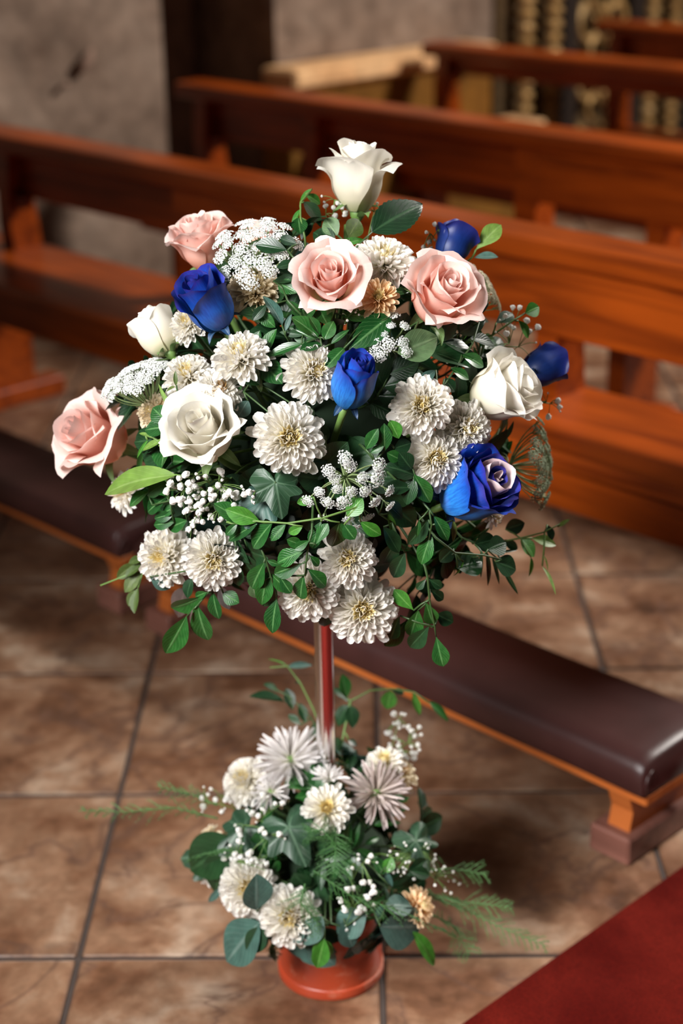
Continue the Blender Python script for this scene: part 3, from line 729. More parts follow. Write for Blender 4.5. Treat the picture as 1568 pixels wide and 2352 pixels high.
def umbel(label, x, y, dpx, face, s=1.0, m='lace', n_um=24, dome=.18, depth=.42, e='top', seed=1, umb=.105, asp=1.0, stem_m='stem_pale', spread=1.0):
    rn = random.Random(seed); n = fdir(*face); c = on(x, y, s, e); D = dpx * pxm(c)
    hub = c - n * D * depth
    A = frame(n, seed).to_4x4(); A.translation = hub; inv = A.inverted()
    t_ = empty('queen_annes_lace', label, 'lace flower', A, 'lace flowers in the bouquet')
    rays = MB()
    for i in range(n_um):
        q = math.sqrt((i + .3) / n_um); a = i * 2.39996 + rn.uniform(-.2, .2)
        p = Vector((.5 * D * q * math.cos(a), .5 * D * q * math.sin(a) * asp, D * depth + D * dome * (1 - q * q) * rn.uniform(.6, 1.3) - D * dome * .4 * q))
        d = p.normalized(); k = umb * D * rn.uniform(.75, 1.25) * spread
        rays.tube(bez(Vector((0, 0, 0)), Vector((p.x * .75, p.y * .75, p.z * .35)), p, 6), [.0011, .001, .001, .0009, .0008, .0008, .0007], 4)
        dn = Vector((p.x * .8, p.y * .8, D * .45)).normalized()
        B = frame(dn, rn.uniform(0, 6)).to_4x4(); B.translation = p
        link('umbellet', FC[m][i % 3], t_, B @ Matrix.Diagonal((k, k, k * .8, 1)))
        for jj in range(3):
            aa = a + jj * 2.1; rays.tube([p - dn * k * 1.2, p + Vector((math.cos(aa), math.sin(aa), 0)) * k * .6], .0005, 3)
    for k in range(9):                                   # thin bracts below the rays
        a = 2 * PI * k / 9 + .2; L = D * .17
        rays.tube([(0, 0, 0), (math.cos(a) * L * .7, math.sin(a) * L * .7, -L * .1), (math.cos(a) * L, math.sin(a) * L, -L * .5)], [.0008, .0006, .0002], 4)
    tag(rays.build('rays', M[stem_m], t_, True), 'thin green flower rays')
    MB().tube([inv @ p for p in stem_to_core(hub, n, e)], .0019, 6).build('stem', M[stem_m], t_, True)
    return t_

def blossom_mesh(seed):
    rn = random.Random(seed); V = [(0, 0, 1)]; U = [(.5, 1)]; F = []
    for k in range(1, 6):
        th = PI * k / 6
        for i in range(9):
            r = rn.uniform(.72, 1.12) * (1.05 if k < 4 else .85); a = 2 * PI * (i + .5 * (k % 2)) / 9
            V.append((r * math.sin(th) * math.cos(a), r * math.sin(th) * math.sin(a), r * math.cos(th))); U.append((.5, 1 - k / 6))
    V.append((0, 0, -1)); U.append((.5, 0))
    for i in range(9):
        j = (i + 1) % 9; F.append((0, 1 + i, 1 + j)); F.append((46, 37 + j, 37 + i))
        for k in range(4): F.append((1 + 9 * k + i, 10 + 9 * k + i, 10 + 9 * k + j, 1 + 9 * k + j))
    return new_mesh('blossom', V, F, M['breath'], False, U)
BL = [blossom_mesh(i) for i in range(4)]
def breath(label, x, y, rx, ry, cnt, s=1.0, e='top', size=15, seed=1, ang=0.0, tone=None):
    rn = random.Random(seed); c0 = on(x, y, s, e); c, r = ELL[e]
    core = c + (c0 - c) * .5; A = Matrix.Translation(core); inv = A.inverted()
    t_ = empty('babys_breath', label, "baby's breath", A, "baby's breath sprays")
    mb = MB(); hub = core + (c0 - core) * .6
    mb.tube([inv @ p for p in bez(core, (core + hub) / 2 + Vector((0, 0, .01)), hub, 4)], .0011, 5)
    nh = max(2, cnt // 7); hubs = []
    for i in range(nh):
        a = rn.uniform(0, 6.28); q = math.sqrt(rn.random()) * .7
        dx, dy = rx * q * math.cos(a), ry * q * math.sin(a); dx, dy = dx * math.cos(ang) - dy * math.sin(ang), dx * math.sin(ang) + dy * math.cos(ang)
        h = on(x + dx, y + dy, s - .05, e); hubs.append(h); mb.tube([inv @ p for p in bez(hub, (hub + h) / 2 + Vector((0, 0, .006)), h, 4)], .0007, 4)
    for i in range(cnt):
        a = rn.uniform(0, 6.28); q = math.sqrt(rn.random())
        dx, dy = rx * q * math.cos(a), ry * q * math.sin(a); dx, dy = dx * math.cos(ang) - dy * math.sin(ang), dx * math.sin(ang) + dy * math.cos(ang)
        p = on(x + dx, y + dy, s + rn.uniform(-.04, .05), e); k = .5 * size * pxm(p) * rn.choice((.35, .45, .6, .8, .85, 1.0))
        h = min(hubs, key=lambda q_: (q_ - p).length); mb.tube([inv @ q_ for q_ in bez(h, (h + p) / 2 + Vector((0, 0, .004)), p, 3)], .00045, 4)
        dn = ((p - h).normalized() + Vector((rn.uniform(-.4, .4), rn.uniform(-.4, .4), rn.uniform(-.1, .5)))).normalized()
        B = frame(dn, rn.uniform(0, 6)).to_4x4(); B.translation = inv @ p
        link('blossom', BL[rn.randrange(4)], t_, B @ Matrix.Diagonal((k, k, k, 1)))
    mb.build('stem', M['stem'], t_, True)
    return t_

def fern(label, pts, s, e='low', m='fern', seed=1, wid=.028, dens=26):
    rn = random.Random(seed); P = [on(q[0], q[1], q[2] if len(q) > 2 else s, e) for q in pts]
    fine = []
    for a, b in zip(P[:-1], P[1:]): fine += [a.lerp(b, i / 8) for i in range(8)]
    fine.append(P[-1]); A = Matrix.Translation(P[0]); inv = A.inverted(); F = [inv @ p for p in fine]
    t_ = empty('asparagus_fern', label, 'fern', A, 'asparagus fern fronds')
    MB().tube(F, [.0012 * (1.1 - .8 * i / len(F)) for i in range(len(F))], 5).build('stem', M[m], t_, True)
    V = []; Fc = []
    def needle(p, d, L):
        x = d.orthogonal().normalized() * .00035; n0 = len(V); V.extend([p - x, p + x, p + d * L]); Fc.append((n0, n0 + 1, n0 + 2))
        y = d.cross(x); n0 = len(V); V.extend([p - y, p + y, p + d * L]); Fc.append((n0, n0 + 1, n0 + 2))
    N = dens
    for i in range(N):
        u = .12 + .86 * i / N; idx = u * (len(F) - 1); k = min(int(idx), len(F) - 2); p = F[k].lerp(F[k + 1], idx - k); d = (F[k + 1] - F[k]).normalized()
        side = d.cross(Vector((0, 0, 1))).normalized() * (1 if i % 2 else -1); L = wid * (math.sin(PI * (u * .85 + .1)) + .25) * rn.uniform(.7, 1.2)
        bd = (side + d * .75 + Vector((0, 0, rn.uniform(-.3, .35)))).normalized()
        for q in range(10):
            pp = p + bd * (L * q / 10) + Vector((0, 0, -.15 * L * (q / 10) ** 2))
            for w in range(3):
                dd = (bd * .7 + Vector((rn.uniform(-1, 1), rn.uniform(-1, 1), rn.uniform(-1, 1)))).normalized(); needle(pp, dd, .0048 * rn.uniform(.6, 1.2))
        n0 = len(V); x = bd.orthogonal() * .0005; V.extend([p - x, p + x, p + bd * L]); Fc.append((n0, n0 + 1, n0 + 2))
    o = link('needles', new_mesh('needles', V, Fc, M[m], False), t_); tag(o, 'fine feathery needles', kind='stuff')
    return t_
#@@CONTENT
# ------------------------------------------------------------------ roses of the upper bouquet
BUD = [(2, .10), (3, .26), (3, .48), (3, .74), (3, 1.0)]
MIDR = [(2, .09), (3, .24), (3, .45), (4, .68), (4, .86), (4, 1.0)]
rose('white rose standing tallest at the very top of the bouquet', 822, 402, 158, (.02, 1, .22), 'rose_white', .92, .85, 1.0, BUD, seed=3, stem=[(797, 520, .86), (796, 560, .80)], roll=.4)
rose('pale pink rose at the upper left, beside white lace flowers', 462, 556, 140, (-.28, .80, .50), 'rose_pink', 1.0, .60, .95, MIDR, seed=11)
rose('deep blue rose at upper left below the pale pink rose', 474, 692, 138, (-.42, .66, .55), 'rose_blue', 1.07, .42, 1.05, BUD, sepal='blue_sepal', seed=14, roll=1.0)
rose('white rose at left seen from its side, beneath the deep blue rose', 360, 762, 118, (-.45, .70, -.15), 'rose_white', .98, .35, .95, BUD, seed=15)
rose('open pink rose facing forward, high in the middle of the bouquet', 757, 640, 158, (-.04, .34, .95), 'rose_pink', 1.05, .80, .84, None, seed=22, roll=.8)
rose('wide pink rose at upper right, turned to the right', 1016, 676, 182, (.32, .42, .82), 'rose_pink', 1.05, .75, .82, None, seed=24, roll=2.2)
rose('small blue rose at the top right behind the wide pink rose', 1040, 562, 104, (.25, .70, -.25), 'rose_navy', .92, .5, .9, BUD, sepal='blue_sepal', seed=31)
rose('cream white rose at right, turned sideways', 1156, 898, 168, (.74, .30, .52), 'rose_white', 1.04, .62, .95, MIDR, seed=35, roll=.2)
rose('dark blue rose farthest right, behind the cream white rose', 1248, 842, 108, (.62, .35, -.35), 'rose_navy', .95, .42, 1.0, BUD, sepal='blue_sepal', seed=36)
rose('bright blue rosebud in the centre of the bouquet', 812, 874, 124, (.22, .62, .74), 'rose_blue_bright', 1.08, .22, 1.18, BUD, sepal='blue_sepal', seed=41, roll=.5)
rose('large blue rose with undyed blush inner petals at lower right', 1094, 1122, 178, (.56, .32, .72), 'rose_blue_bright', 1.10, .40, 1.02, [(2, .10), (3, .26), (3, .46), (3, .66), (4, .84), (4, 1.0)], sepal='blue_sepal', seed=47, roll=1.4,
     mats=['rose_blush', 'rose_blue', 'rose_blush', 'rose_blue', 'rose_blue', 'rose_blue_bright'])
rose('large cream white rose at left centre, opened forward', 466, 990, 180, (-.22, .42, .86), 'rose_white', 1.07, .66, .86, None, seed=52, roll=1.7)
rose('pink rose farthest left, hanging out to the side', 212, 1002, 178, (-.62, .30, .70), 'rose_pink', 1.02, .80, .90, None, seed=57, roll=.3)
rose('pink rose half hidden behind the white lace flowers', 590, 548, 90, (-.1, .8, -.2), 'rose_pink', .86, .5, .9, BUD, seed=58)
# ------------------------------------------------------------------ chrysanthemums, upper bouquet
mum('white chrysanthemum high up, right of the forward facing pink rose', 884, 584, 146, (.06, .70, .70), .97, seed=1)
mum('small peach chrysanthemum between the two pink roses', 868, 680, 94, (.02, .25, .95), 1.03, 'mum_peach', disc='mum_disc', seed=2, cnt=60, e0=36)
mum('cream chrysanthemum under the white lace flowers at upper left', 585, 656, 124, (.0, .45, .85), .93, 'mum_cream', seed=3)
mum('white chrysanthemum just right of and below the deep blue rose', 547, 806, 134, (-.22, .62, .75), 1.04, seed=4)
mum('white chrysanthemum tucked behind the deep blue rose', 426, 738, 92, (-.3, .4, .8), .95, seed=5)
mum('white chrysanthemum right of the side-on white rose', 426, 852, 112, (-.2, .55, .8), .98, seed=6)
mum('cream chrysanthemum with a brown centre above the large cream rose', 502, 892, 112, (.1, .45, .85), .98, disc='mum_disc_brown', seed=7)
mum('cream chrysanthemum left of the large cream rose', 346, 942, 88, (-.5, .3, .7), .97, 'mum_cream', seed=8)
mum('white chrysanthemum partly behind the bright blue rosebud', 724, 848, 136, (.18, .22, .95), 1.0, seed=9)
mum('white chrysanthemum with a golden centre, uppermost of the three at right', 968, 930, 136, (-.05, .12, 1), 1.05, seed=10)
mum('white chrysanthemum nearest to the sideways cream rose', 1076, 982, 122, (.38, .05, .9), 1.05, seed=11)
mum('white chrysanthemum just above the large blue and blush rose', 1004, 1052, 130, (.15, .08, .95), 1.05, seed=12)
mum('large white chrysanthemum alone in the middle of the bouquet', 664, 1004, 156, (.04, .02, 1), 1.05, seed=13)
mum('small white chrysanthemum below the farthest left pink rose', 272, 1128, 100, (-.75, .12, .55), 1.0, seed=14, cnt=60)
mum('white chrysanthemum lowest at left, facing left', 368, 1280, 134, (-.45, -.02, .9), 1.06, seed=15)
mum('white chrysanthemum second from left along the bottom edge', 489, 1288, 130, (.0, -.10, 1), 1.06, seed=16)
mum('white chrysanthemum above the pair hanging over the chrome pole', 797, 1282, 124, (-.08, .10, 1), 1.04, seed=17)
mum('white chrysanthemum half covered by green leaves beside the chrome pole', 706, 1358, 142, (-.05, -.12, 1), 1.06, seed=18)
mum('white chrysanthemum hanging lowest, right of the chrome pole', 833, 1402, 152, (.03, -.06, 1), 1.10, seed=19)
mum('small white chrysanthemum peeping out under the large blue and blush rose', 1140, 1190, 62, (.6, -.3, .4), 1.02, seed=20, cnt=44)
# lower bouquet
mum('cream chrysanthemum at the upper left of the lower bouquet', 556, 1786, 108, (-.42, .5, .7), 1.05, 'mum', e='low', seed=21)
mum('white spider chrysanthemum beside the foot of the chrome pole', 664, 1732, 172, (-.10, .60, .78), 1.08, 'mum_spider', True, None, 'low', 22, cnt=74, e0=18)
mum('small white spider chrysanthemum in front of the chrome pole', 756, 1776, 92, (.05, .85, .4), 1.02, 'mum_spider', True, None, 'low', 23, cnt=34, e0=14, e1=80)
mum('small lilac white spider chrysanthemum left of centre in the lower bouquet', 612, 1812, 96, (-.5, .5, .6), 1.03, 'mum_spider', True, None, 'low', 24, cnt=36)
mum('white chrysanthemum with a yellow middle, centre of the lower bouquet', 750, 1854, 108, (.0, .35, .9), 1.08, 'mum', e='low', seed=25, cnt=56, e0=40)
mum('greyish spider chrysanthemum at the right of the lower bouquet', 872, 1812, 160, (.25, .45, .75), 1.05, 'mum_lilac', True, None, 'low', 26, cnt=70)
mum('yellow centred white chrysanthemum behind the greyish spider one', 882, 1742, 92, (-.1, .75, .5), 1.05, 'mum', e='low', seed=27, cnt=56, e0=40)
mum('cream chrysanthemum with a brown middle behind the greyish spider one', 922, 1768, 88, (.35, .6, .5), 1.04, 'mum_cream', disc='mum_disc_brown', e='low', seed=28, cnt=56)
mum('white chrysanthemum low at left with a grey leaf across it', 567, 2040, 130, (-.2, .15, 1), 1.06, 'mum', e='low', seed=29)
mum('white chrysanthemum hanging over the rim of the orange-red pot', 663, 2108, 134, (-.08, .10, 1), 1.10, 'mum', e='low', seed=30)
mum('peach chrysanthemum at the lower right of the lower bouquet', 972, 2080, 92, (.75, .25, .5), 1.10, 'mum_peach', e='low', seed=31, cnt=60)
mum('cream chrysanthemum farthest left in the lower bouquet', 468, 1928, 74, (-.8, .35, .3), 1.02, 'mum_cream', e='low', seed=32, cnt=50)
mum('tiny white chrysanthemum below a dark leaf at the left of the lower bouquet', 466, 2006, 50, (-.6, .1, .6), 1.02, 'mum', e='low', seed=33, cnt=40)
# ------------------------------------------------------------------ lace flowers
umbel('white lace flower at upper left in front of the pale pink rose', 582, 566, 205, (-.15, .55, .72), 1.05, n_um=28, dome=.12, seed=3, umb=.084)
umbel('white lace flower at the left edge seen edge-on above the farthest left pink rose', 308, 866, 176, (-.42, .80, .35), 1.02, n_um=34, dome=.10, seed=5, umb=.10)
umbel('open white lace flower with bare rays below the middle of the bouquet', 806, 1136, 215, (.15, -.50, .62), 1.08, n_um=22, dome=.02, depth=.30, seed=8, umb=.078)
umbel('small white lace flower below the small peach chrysanthemum', 888, 776, 130, (-.05, .30, .9), .99, n_um=12, dome=.1, seed=9, umb=.11)
umbel('faded cream lace flower trailing right of the wide pink rose', 1094, 648, 165, (.62, .62, .25), .96, 'lace_cream', n_um=26, dome=.12, seed=12, umb=.095)
umbel('greenish lace flower at the right edge beside the large blue and blush rose', 1244, 1066, 215, (.90, .05, .25), .98, 'lace_green', n_um=26, dome=.05, depth=.36, seed=15, umb=.075, stem_m='stem_pale')
# ------------------------------------------------------------------ baby's breath
breath("thick spray of baby's breath below the large cream rose", 472, 1132, 96, 64, 76, 1.04, size=19, seed=1, ang=.3)
breath("baby's breath trailing down between the two lowest left chrysanthemums", 438, 1190, 30, 62, 20, 1.03, size=17, seed=2)
breath("baby's breath spray right of the wide pink rose", 1188, 765, 50, 62, 16, 1.0, size=16, seed=3)
breath("tan baby's breath below the dark blue rose at right", 1262, 918, 34, 40, 11, .98, size=16, seed=4)
breath("baby's breath beside the small blue rose at the top right", 1000, 552, 30, 38, 13, .94, size=15, seed=5)
breath("baby's breath around the stem of the topmost white rose", 762, 490, 38, 50, 14, .90, size=15, seed=6)
breath("baby's breath behind the topmost white rose, right of its stem", 862, 492, 28, 36, 12, .84, size=14, seed=7)
breath("a few blossoms of baby's breath on the pale ivy leaf", 574, 1136, 16, 20, 5, 1.06, size=20, seed=8)
breath("small baby's breath buds under the small peach chrysanthemum", 815, 730, 42, 28, 16, .95, size=9, seed=9)
breath("brownish baby's breath in the hollow at the right of the bouquet", 1070, 800, 60, 55, 18, .84, size=14, seed=10)
breath("baby's breath on the left of the lower bouquet", 490, 1836, 34, 44, 11, 1.06, 'low', 16, 11)
breath("baby's breath in the dark middle of the lower bouquet", 596, 1905, 62, 85, 26, 1.07, 'low', 17, 12, .5)
breath("upright baby's breath at the top right of the lower bouquet", 928, 1690, 42, 62, 34, 1.02, 'low', 15, 13)
breath("baby's breath above the pot rim, right of the hanging chrysanthemum", 822, 2045, 46, 110, 34, 1.10, 'low', 17, 14, .2)
breath("tiny budded baby's breath at the right of the lower bouquet", 945, 1975, 60, 50, 40, 1.04, 'low', 8, 15)
breath("baby's breath left of centre above the grey leaved chrysanthemum", 560, 1975, 62, 36, 16, 1.07, 'low', 14, 16, .4)
breath("wispy baby's breath sticking out at the far right of the lower bouquet", 1020, 2020, 36, 34, 14, 1.10, 'low', 8, 17)
# ------------------------------------------------------------------ foliage one can tell apart
F1 = 'foliage sprigs'
sprig('leafy_sprig', 'glossy pale-edged leafy sprig hanging lowest at the left of the bouquet', [(500, 1335), (477, 1362), (453, 1391), (429, 1415)],
      [(464, 1371, 391, 1405, -.9), (428, 1416, 381, 1506, -.5), (453, 1391, 474, 1477, .2), (489, 1360, 499, 1425, .3), (475, 1360, 446, 1372), (512, 1362, 548, 1385, 'round'), (444, 1398, 432, 1432, 'blade', 'leaf_brown')], 1.06, shape='oval', group=F1)
sprig('leafy_sprig', 'brownish purple leaf hanging under the lowest left chrysanthemums', [(430, 1345), (428, 1357)], [(428, 1350, 402, 1420, 'broad'), (505, 1345, 525, 1400, 'oval')], .98, m='leaf_brown', group=F1)
sprig('leafy_sprig', 'olive sprig with a bare twig pointing left beside the lowest left chrysanthemum', [(345, 1290), (330, 1306), (230, 1345)],
      [(316, 1290, 268, 1330), (326, 1298, 287, 1322), (325, 1312, 284, 1360), (317, 1350, 304, 1408), (312, 1352, 294, 1392), (330, 1280, 296, 1292)], 1.03, m='leaf_olive', shape='oval', stem_m='stem', group=F1)
sprig('leafy_sprig', 'green leafy sprig drooping left of the half covered chrysanthemum', [(600, 1262), (609, 1282), (622, 1325), (635, 1372)],
      [(606, 1293, 574, 1356), (614, 1314, 600, 1392), (632, 1346, 606, 1398), (635, 1377, 621, 1457), (613, 1287, 641, 1298), (622, 1318, 668, 1364), (578, 1340, 590, 1376, 'euc', 'leaf_sage')], 1.08, shape='oval', group=F1)
sprig('leafy_sprig', 'long horizontal sprig with glossy leaves below the ivy leaf', [(820, 1165), (740, 1190), (660, 1202), (590, 1197), (520, 1199)],
      [(552, 1197, 494, 1153, 'broad', .7), (596, 1197, 517, 1172, 'oval', 'leaf_bright'), (590, 1203, 516, 1243, 'lance'), (625, 1200, 574, 1260), (656, 1204, 620, 1242), (545, 1203, 517, 1230), (737, 1198, 714, 1262, 'oval'), (798, 1186, 832, 1144, 'round', 'leaf_bright'), (827, 1198, 876, 1231, 'oval', 'leaf_bright'), (695, 1209, 660, 1226, 'oval', 'leaf_bright'), (720, 1141, 681, 1158, 'oval', 'leaf_bright'), (780, 1200, 764, 1262, 'broad'), (790, 1205, 815, 1240, 'round')], 1.09, shape='oval', stem_m='stem', group=F1)
sprig('leafy_sprig', 'sprig whose bright leaves cross the half covered chrysanthemum', [(716, 1225), (708, 1248), (703, 1290), (700, 1322)],
      [(702, 1263, 633, 1292), (695, 1294, 628, 1320), (705, 1305, 751, 1348), (698, 1319, 686, 1378), (710, 1275, 734, 1300), (725, 1251, 751, 1202), (640, 1320, 668, 1364), (700, 1255, 660, 1240), (712, 1240, 676, 1262)], 1.14, group=F1)
sprig('leafy_sprig', 'leafy sprig hanging lowest at the right, ending in one long dangling leaf', [(975, 1300), (982, 1328), (986, 1377), (998, 1440), (1001, 1462)],
      [(950, 1402, 904, 1356, 'leaf_bright'), (977, 1382, 996, 1436), (960, 1401, 943, 1467, 'oval'), (935, 1423, 885, 1488), (986, 1437, 940, 1491, 'leaf_dark'), (1003, 1411, 1042, 1430, 'round', 'leaf_dark'), (1001, 1461, 1018, 1533), (986, 1353, 1020, 1378, 'leaf_dark'), (984, 1330, 1016, 1350, 'leaf_dark'), (978, 1330, 956, 1355, 'leaf_dark'), (918, 1414, 894, 1470)], 1.08, group=F1)
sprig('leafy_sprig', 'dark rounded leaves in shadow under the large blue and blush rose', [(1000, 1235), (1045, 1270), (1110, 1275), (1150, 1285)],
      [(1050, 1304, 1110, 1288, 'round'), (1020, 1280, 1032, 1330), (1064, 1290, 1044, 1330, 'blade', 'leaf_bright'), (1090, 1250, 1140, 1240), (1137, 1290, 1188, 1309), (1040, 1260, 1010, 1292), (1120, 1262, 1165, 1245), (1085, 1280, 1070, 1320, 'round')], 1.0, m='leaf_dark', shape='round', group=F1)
sprig('leafy_sprig', 'thin dark willow-like leaves dangling at the lower right of the bouquet', [(1060, 1235), (1110, 1255), (1150, 1290)],
      [(1117, 1265, 1127, 1352), (1151, 1300, 1193, 1370), (1105, 1262, 1104, 1330), (1130, 1280, 1150, 1345), (1140, 1270, 1190, 1262)], .95, m='leaf_dark', shape='blade', group=F1)
sprig('leafy_sprig', 'pale green sprig sticking out at the lower right of the bouquet', [(1130, 1248), (1195, 1236), (1250, 1222), (1285, 1204)],
      [(1195, 1236, 1229, 1278, 'leaf_bright', 'round'), (1222, 1236, 1278, 1250, 'leaf_lime'), (1256, 1205, 1270, 1240, 'leaf_dark'), (1280, 1210, 1308, 1192, 'leaf_lime', 'lance'), (1219, 1280, 1219, 1326, 'leaf_bright', 'lance'), (1245, 1300, 1282, 1360, 'leaf_lime', 'blade'), (1248, 1275, 1262, 1310, 'leaf_lime', 'blade'), (1160, 1215, 1205, 1202, 'leaf_dark', 'round'), (1155, 1240, 1190, 1262, 'leaf_dark')], .98, shape='oval', stem_m='stem', group=F1)
sprig('leafy_sprig', 'glossy pointed leaves directly below the large blue and blush rose', [(985, 1170), (991, 1205), (985, 1240)],
      [(996, 1185, 1032, 1242, 'oval'), (991, 1227, 965, 1298, 'oval'), (984, 1193, 938, 1254, 'oval', 'leaf_dark'), (1040, 1195, 1044, 1246, 'lance', 'leaf_olive'), (962, 1195, 958, 1235, 'lance')], 1.08, group=F1)
sprig('leafy_sprig', 'glossy oval leaves right of the large middle chrysanthemum', [(860, 1060), (883, 1035), (895, 1020)],
      [(840, 1032, 866, 986, 'oval'), (883, 1036, 883, 975, 'oval', .0), (895, 965, 917, 1006, 'round', 'leaf_bright'), (888, 1040, 920, 1056, 'round'), (850, 1040, 880, 1025, 'oval'), (905, 1030, 945, 1018, 'round', 'leaf_dark')], 1.03, group=F1)
sprig('leafy_sprig', 'large dark rounded leaves left of the large blue and blush rose', [(930, 1130), (953, 1091), (945, 1070)],
      [(953, 1092, 886, 1066, 'broad', 'leaf_dark'), (951, 1090, 990, 1156, 'oval'), (945, 1078, 918, 1040, 'round', 'leaf_dark'), (945, 1120, 880, 1120, 'oval', 'leaf_dark'), (950, 1100, 930, 1160, 'broad', 'leaf_dark')], 1.04, group=F1)
sprig('rose_leaf', 'large grey-green rose leaf below the wide pink rose', [(960, 740), (935, 790), (914, 812)], [(914, 812, 1012, 772, 'broad', .3)], 1.0, m='leaf_sage', group=F1)
sprig('rose_leaf', 'serrated green rose leaf left of the small lace flower', [(850, 740), (880, 735), (896, 726)], [(896, 726, 806, 798, 'rose', -.2), (790, 800, 745, 845, 'rose')], 1.0, m='leaf', shape='rose', group=F1)
sprig('rose_leaf', 'big dark rose leaf spreading right of the topmost white rose stem', [(815, 570), (838, 548), (854, 533)], [(854, 533, 977, 456, 'rose', .2)], .93, m='leaf_dark', group=F1)
sprig('rose_leaf', 'long dark leaf left of the chrysanthemum behind the blue rosebud', [(720, 780), (693, 790)], [(693, 790, 608, 814, 'lance', .2), (696, 770, 640, 762, 'lance', 'leaf_dark')], 1.0, m='leaf', group=F1)
sprig('leafy_sprig', 'bright green curled sprig left of the topmost white rose', [(700, 545), (690, 500), (690, 465), (712, 440)],
      [(701, 446, 738, 468, 'leaf_bright', 'oval'), (716, 434, 684, 466, 'leaf_bright', 'lance'), (697, 463, 742, 516, 'leaf_dark', 'broad'), (690, 480, 668, 520, 'leaf_bright', 'lance'), (685, 500, 690, 535, 'leaf', 'round'), (720, 510, 690, 548, 'leaf_dark', 'oval')], .92, stem_m='stem', group=F1)
sprig('leafy_sprig', 'green leaves at the foot of the topmost white rose stem', [(780, 600), (790, 575), (800, 565)],
      [(777, 566, 838, 544, 'leaf_bright', 'lance'), (800, 545, 826, 502, 'leaf_olive', 'round'), (770, 560, 715, 530, 'leaf_dark', 'broad'), (760, 565, 735, 520, 'leaf_dark', 'broad'), (775, 540, 745, 500, 'leaf_sage', 'round')], .90, group=F1)
sprig('leafy_sprig', 'dark leaves crossing the white lace flower at upper left', [(680, 600), (660, 575)], [(658, 574, 584, 558, 'oval', 'leaf_dark'), (678, 606, 634, 612, 'round', 'leaf_dark'), (682, 560, 640, 545, 'oval', 'leaf_dark')], 1.07, group=F1)
sprig('leafy_sprig', 'green leaves left of the forward facing pink rose', [(690, 720), (660, 690), (650, 665)],
      [(640, 650, 680, 670, 'broad'), (628, 645, 676, 640, 'oval', 'leaf_dark'), (590, 712, 630, 752, 'oval'), (655, 690, 690, 720, 'oval'), (612, 700, 580, 735, 'oval', 'leaf_dark')], .97, group=F1)
sprig('leafy_sprig', 'narrow blue-grey leaf standing below the cream chrysanthemum at upper left', [(655, 770), (647, 745)], [(648, 746, 607, 670, 'lance', 'leaf_grey'), (655, 760, 668, 720, 'lance', 'leaf_grey')], 1.0, group=F1)
sprig('leafy_sprig', 'cluster of rounded green leaves around the stem of the forward facing pink rose', [(740, 800), (735, 775)],
      [(725, 780, 662, 752, 'broad'), (730, 775, 672, 722, 'broad'), (745, 780, 766, 735, 'broad'), (735, 770, 712, 725, 'oval'), (760, 790, 800, 755, 'lance'), (740, 790, 690, 800, 'oval')], .98, group=F1)
sprig('leafy_sprig', 'two pale green oval leaves at the top right of the bouquet', [(1050, 620), (1085, 590)], [(1092, 574, 1150, 514, 'leaf_lime', 'obovate', 0.0), (1089, 592, 1143, 586, 'leaf_grey', 'oval')], .96, stem_m='stem', group=F1)
sprig('leafy_sprig', 'round green leaf between the high white chrysanthemum and the small blue rose', [(950, 620), (955, 592)], [(955, 592, 1004, 586, 'round')], .94, group=F1)
sprig('leafy_sprig', 'bright round leaves on a twig at the right of the bouquet', [(1130, 770), (1180, 735), (1206, 719)], [(1206, 719, 1240, 704, 'round', 'leaf_bright'), (1190, 736, 1217, 776, 'oval', 'leaf_bright'), (1139, 742, 1182, 718, 'oval', 'leaf_dark')], .97, stem_m='stem', group=F1)
sprig('leafy_sprig', 'dark oval leaves left of the sideways cream rose', [(1010, 900), (1050, 840), (1085, 790), (1100, 740)],
      [(1078, 778, 1140, 788, 'oval', 'leaf_dark'), (1060, 815, 1115, 840, 'oval'), (1035, 846, 1079, 870, 'oval'), (1081, 747, 1069, 778, 'blade', 'leaf_bright'), (1096, 728, 1122, 690, 'lance', 'leaf_dark'), (1020, 870, 1045, 900, 'round', 'leaf_dark'), (1000, 850, 965, 880, 'oval', 'leaf_grey')], .95, group=F1)
sprig('lily_leaf', 'long lime green leaf curving left under the large cream rose', [(440, 1098), (402, 1090)], [(402, 1090, 212, 1116, 'lily', .35)], 1.05, m='leaf_lime', stem_m='stem', group=F1)
sprig('leafy_sprig', 'rounded dark leaves left of the large cream rose', [(400, 985), (380, 975)], [(385, 970, 348, 935, 'round', 'leaf'), (390, 980, 330, 985, 'round', 'leaf'), (370, 1010, 300, 1015, 'broad', 'leaf_dark'), (395, 1060, 318, 1040, 'broad', 'leaf_dark')], 1.0, group=F1)
sprig('lily_bud_stem', 'pale green flower buds left of the large cream rose', [(392, 1045), (372, 1020), (352, 1005), (335, 1000)], [(372, 1012, 322, 1032, 'lance', 'leaf_lime'), (340, 1010, 308, 1055, 'blade', 'leaf_bright'), (345, 1003, 318, 992, 'lance', 'leaf_lime'), (375, 1005, 362, 1025, 'oval', 'leaf_lime'), (402, 951, 357, 880, 'blade', 'leaf_lime')], 1.04, stem_m='stem', rad=.0022, group=F1)
sprig('olive_twig', 'small olive twig crossing the chrysanthemum above the large cream rose', [(412, 928), (408, 905), (405, 885)], [(404, 886, 402, 852), (402, 888, 378, 898), (412, 915, 440, 905), (410, 925, 392, 935)], 1.06, m='leaf_olive', shape='lance', group=F1)
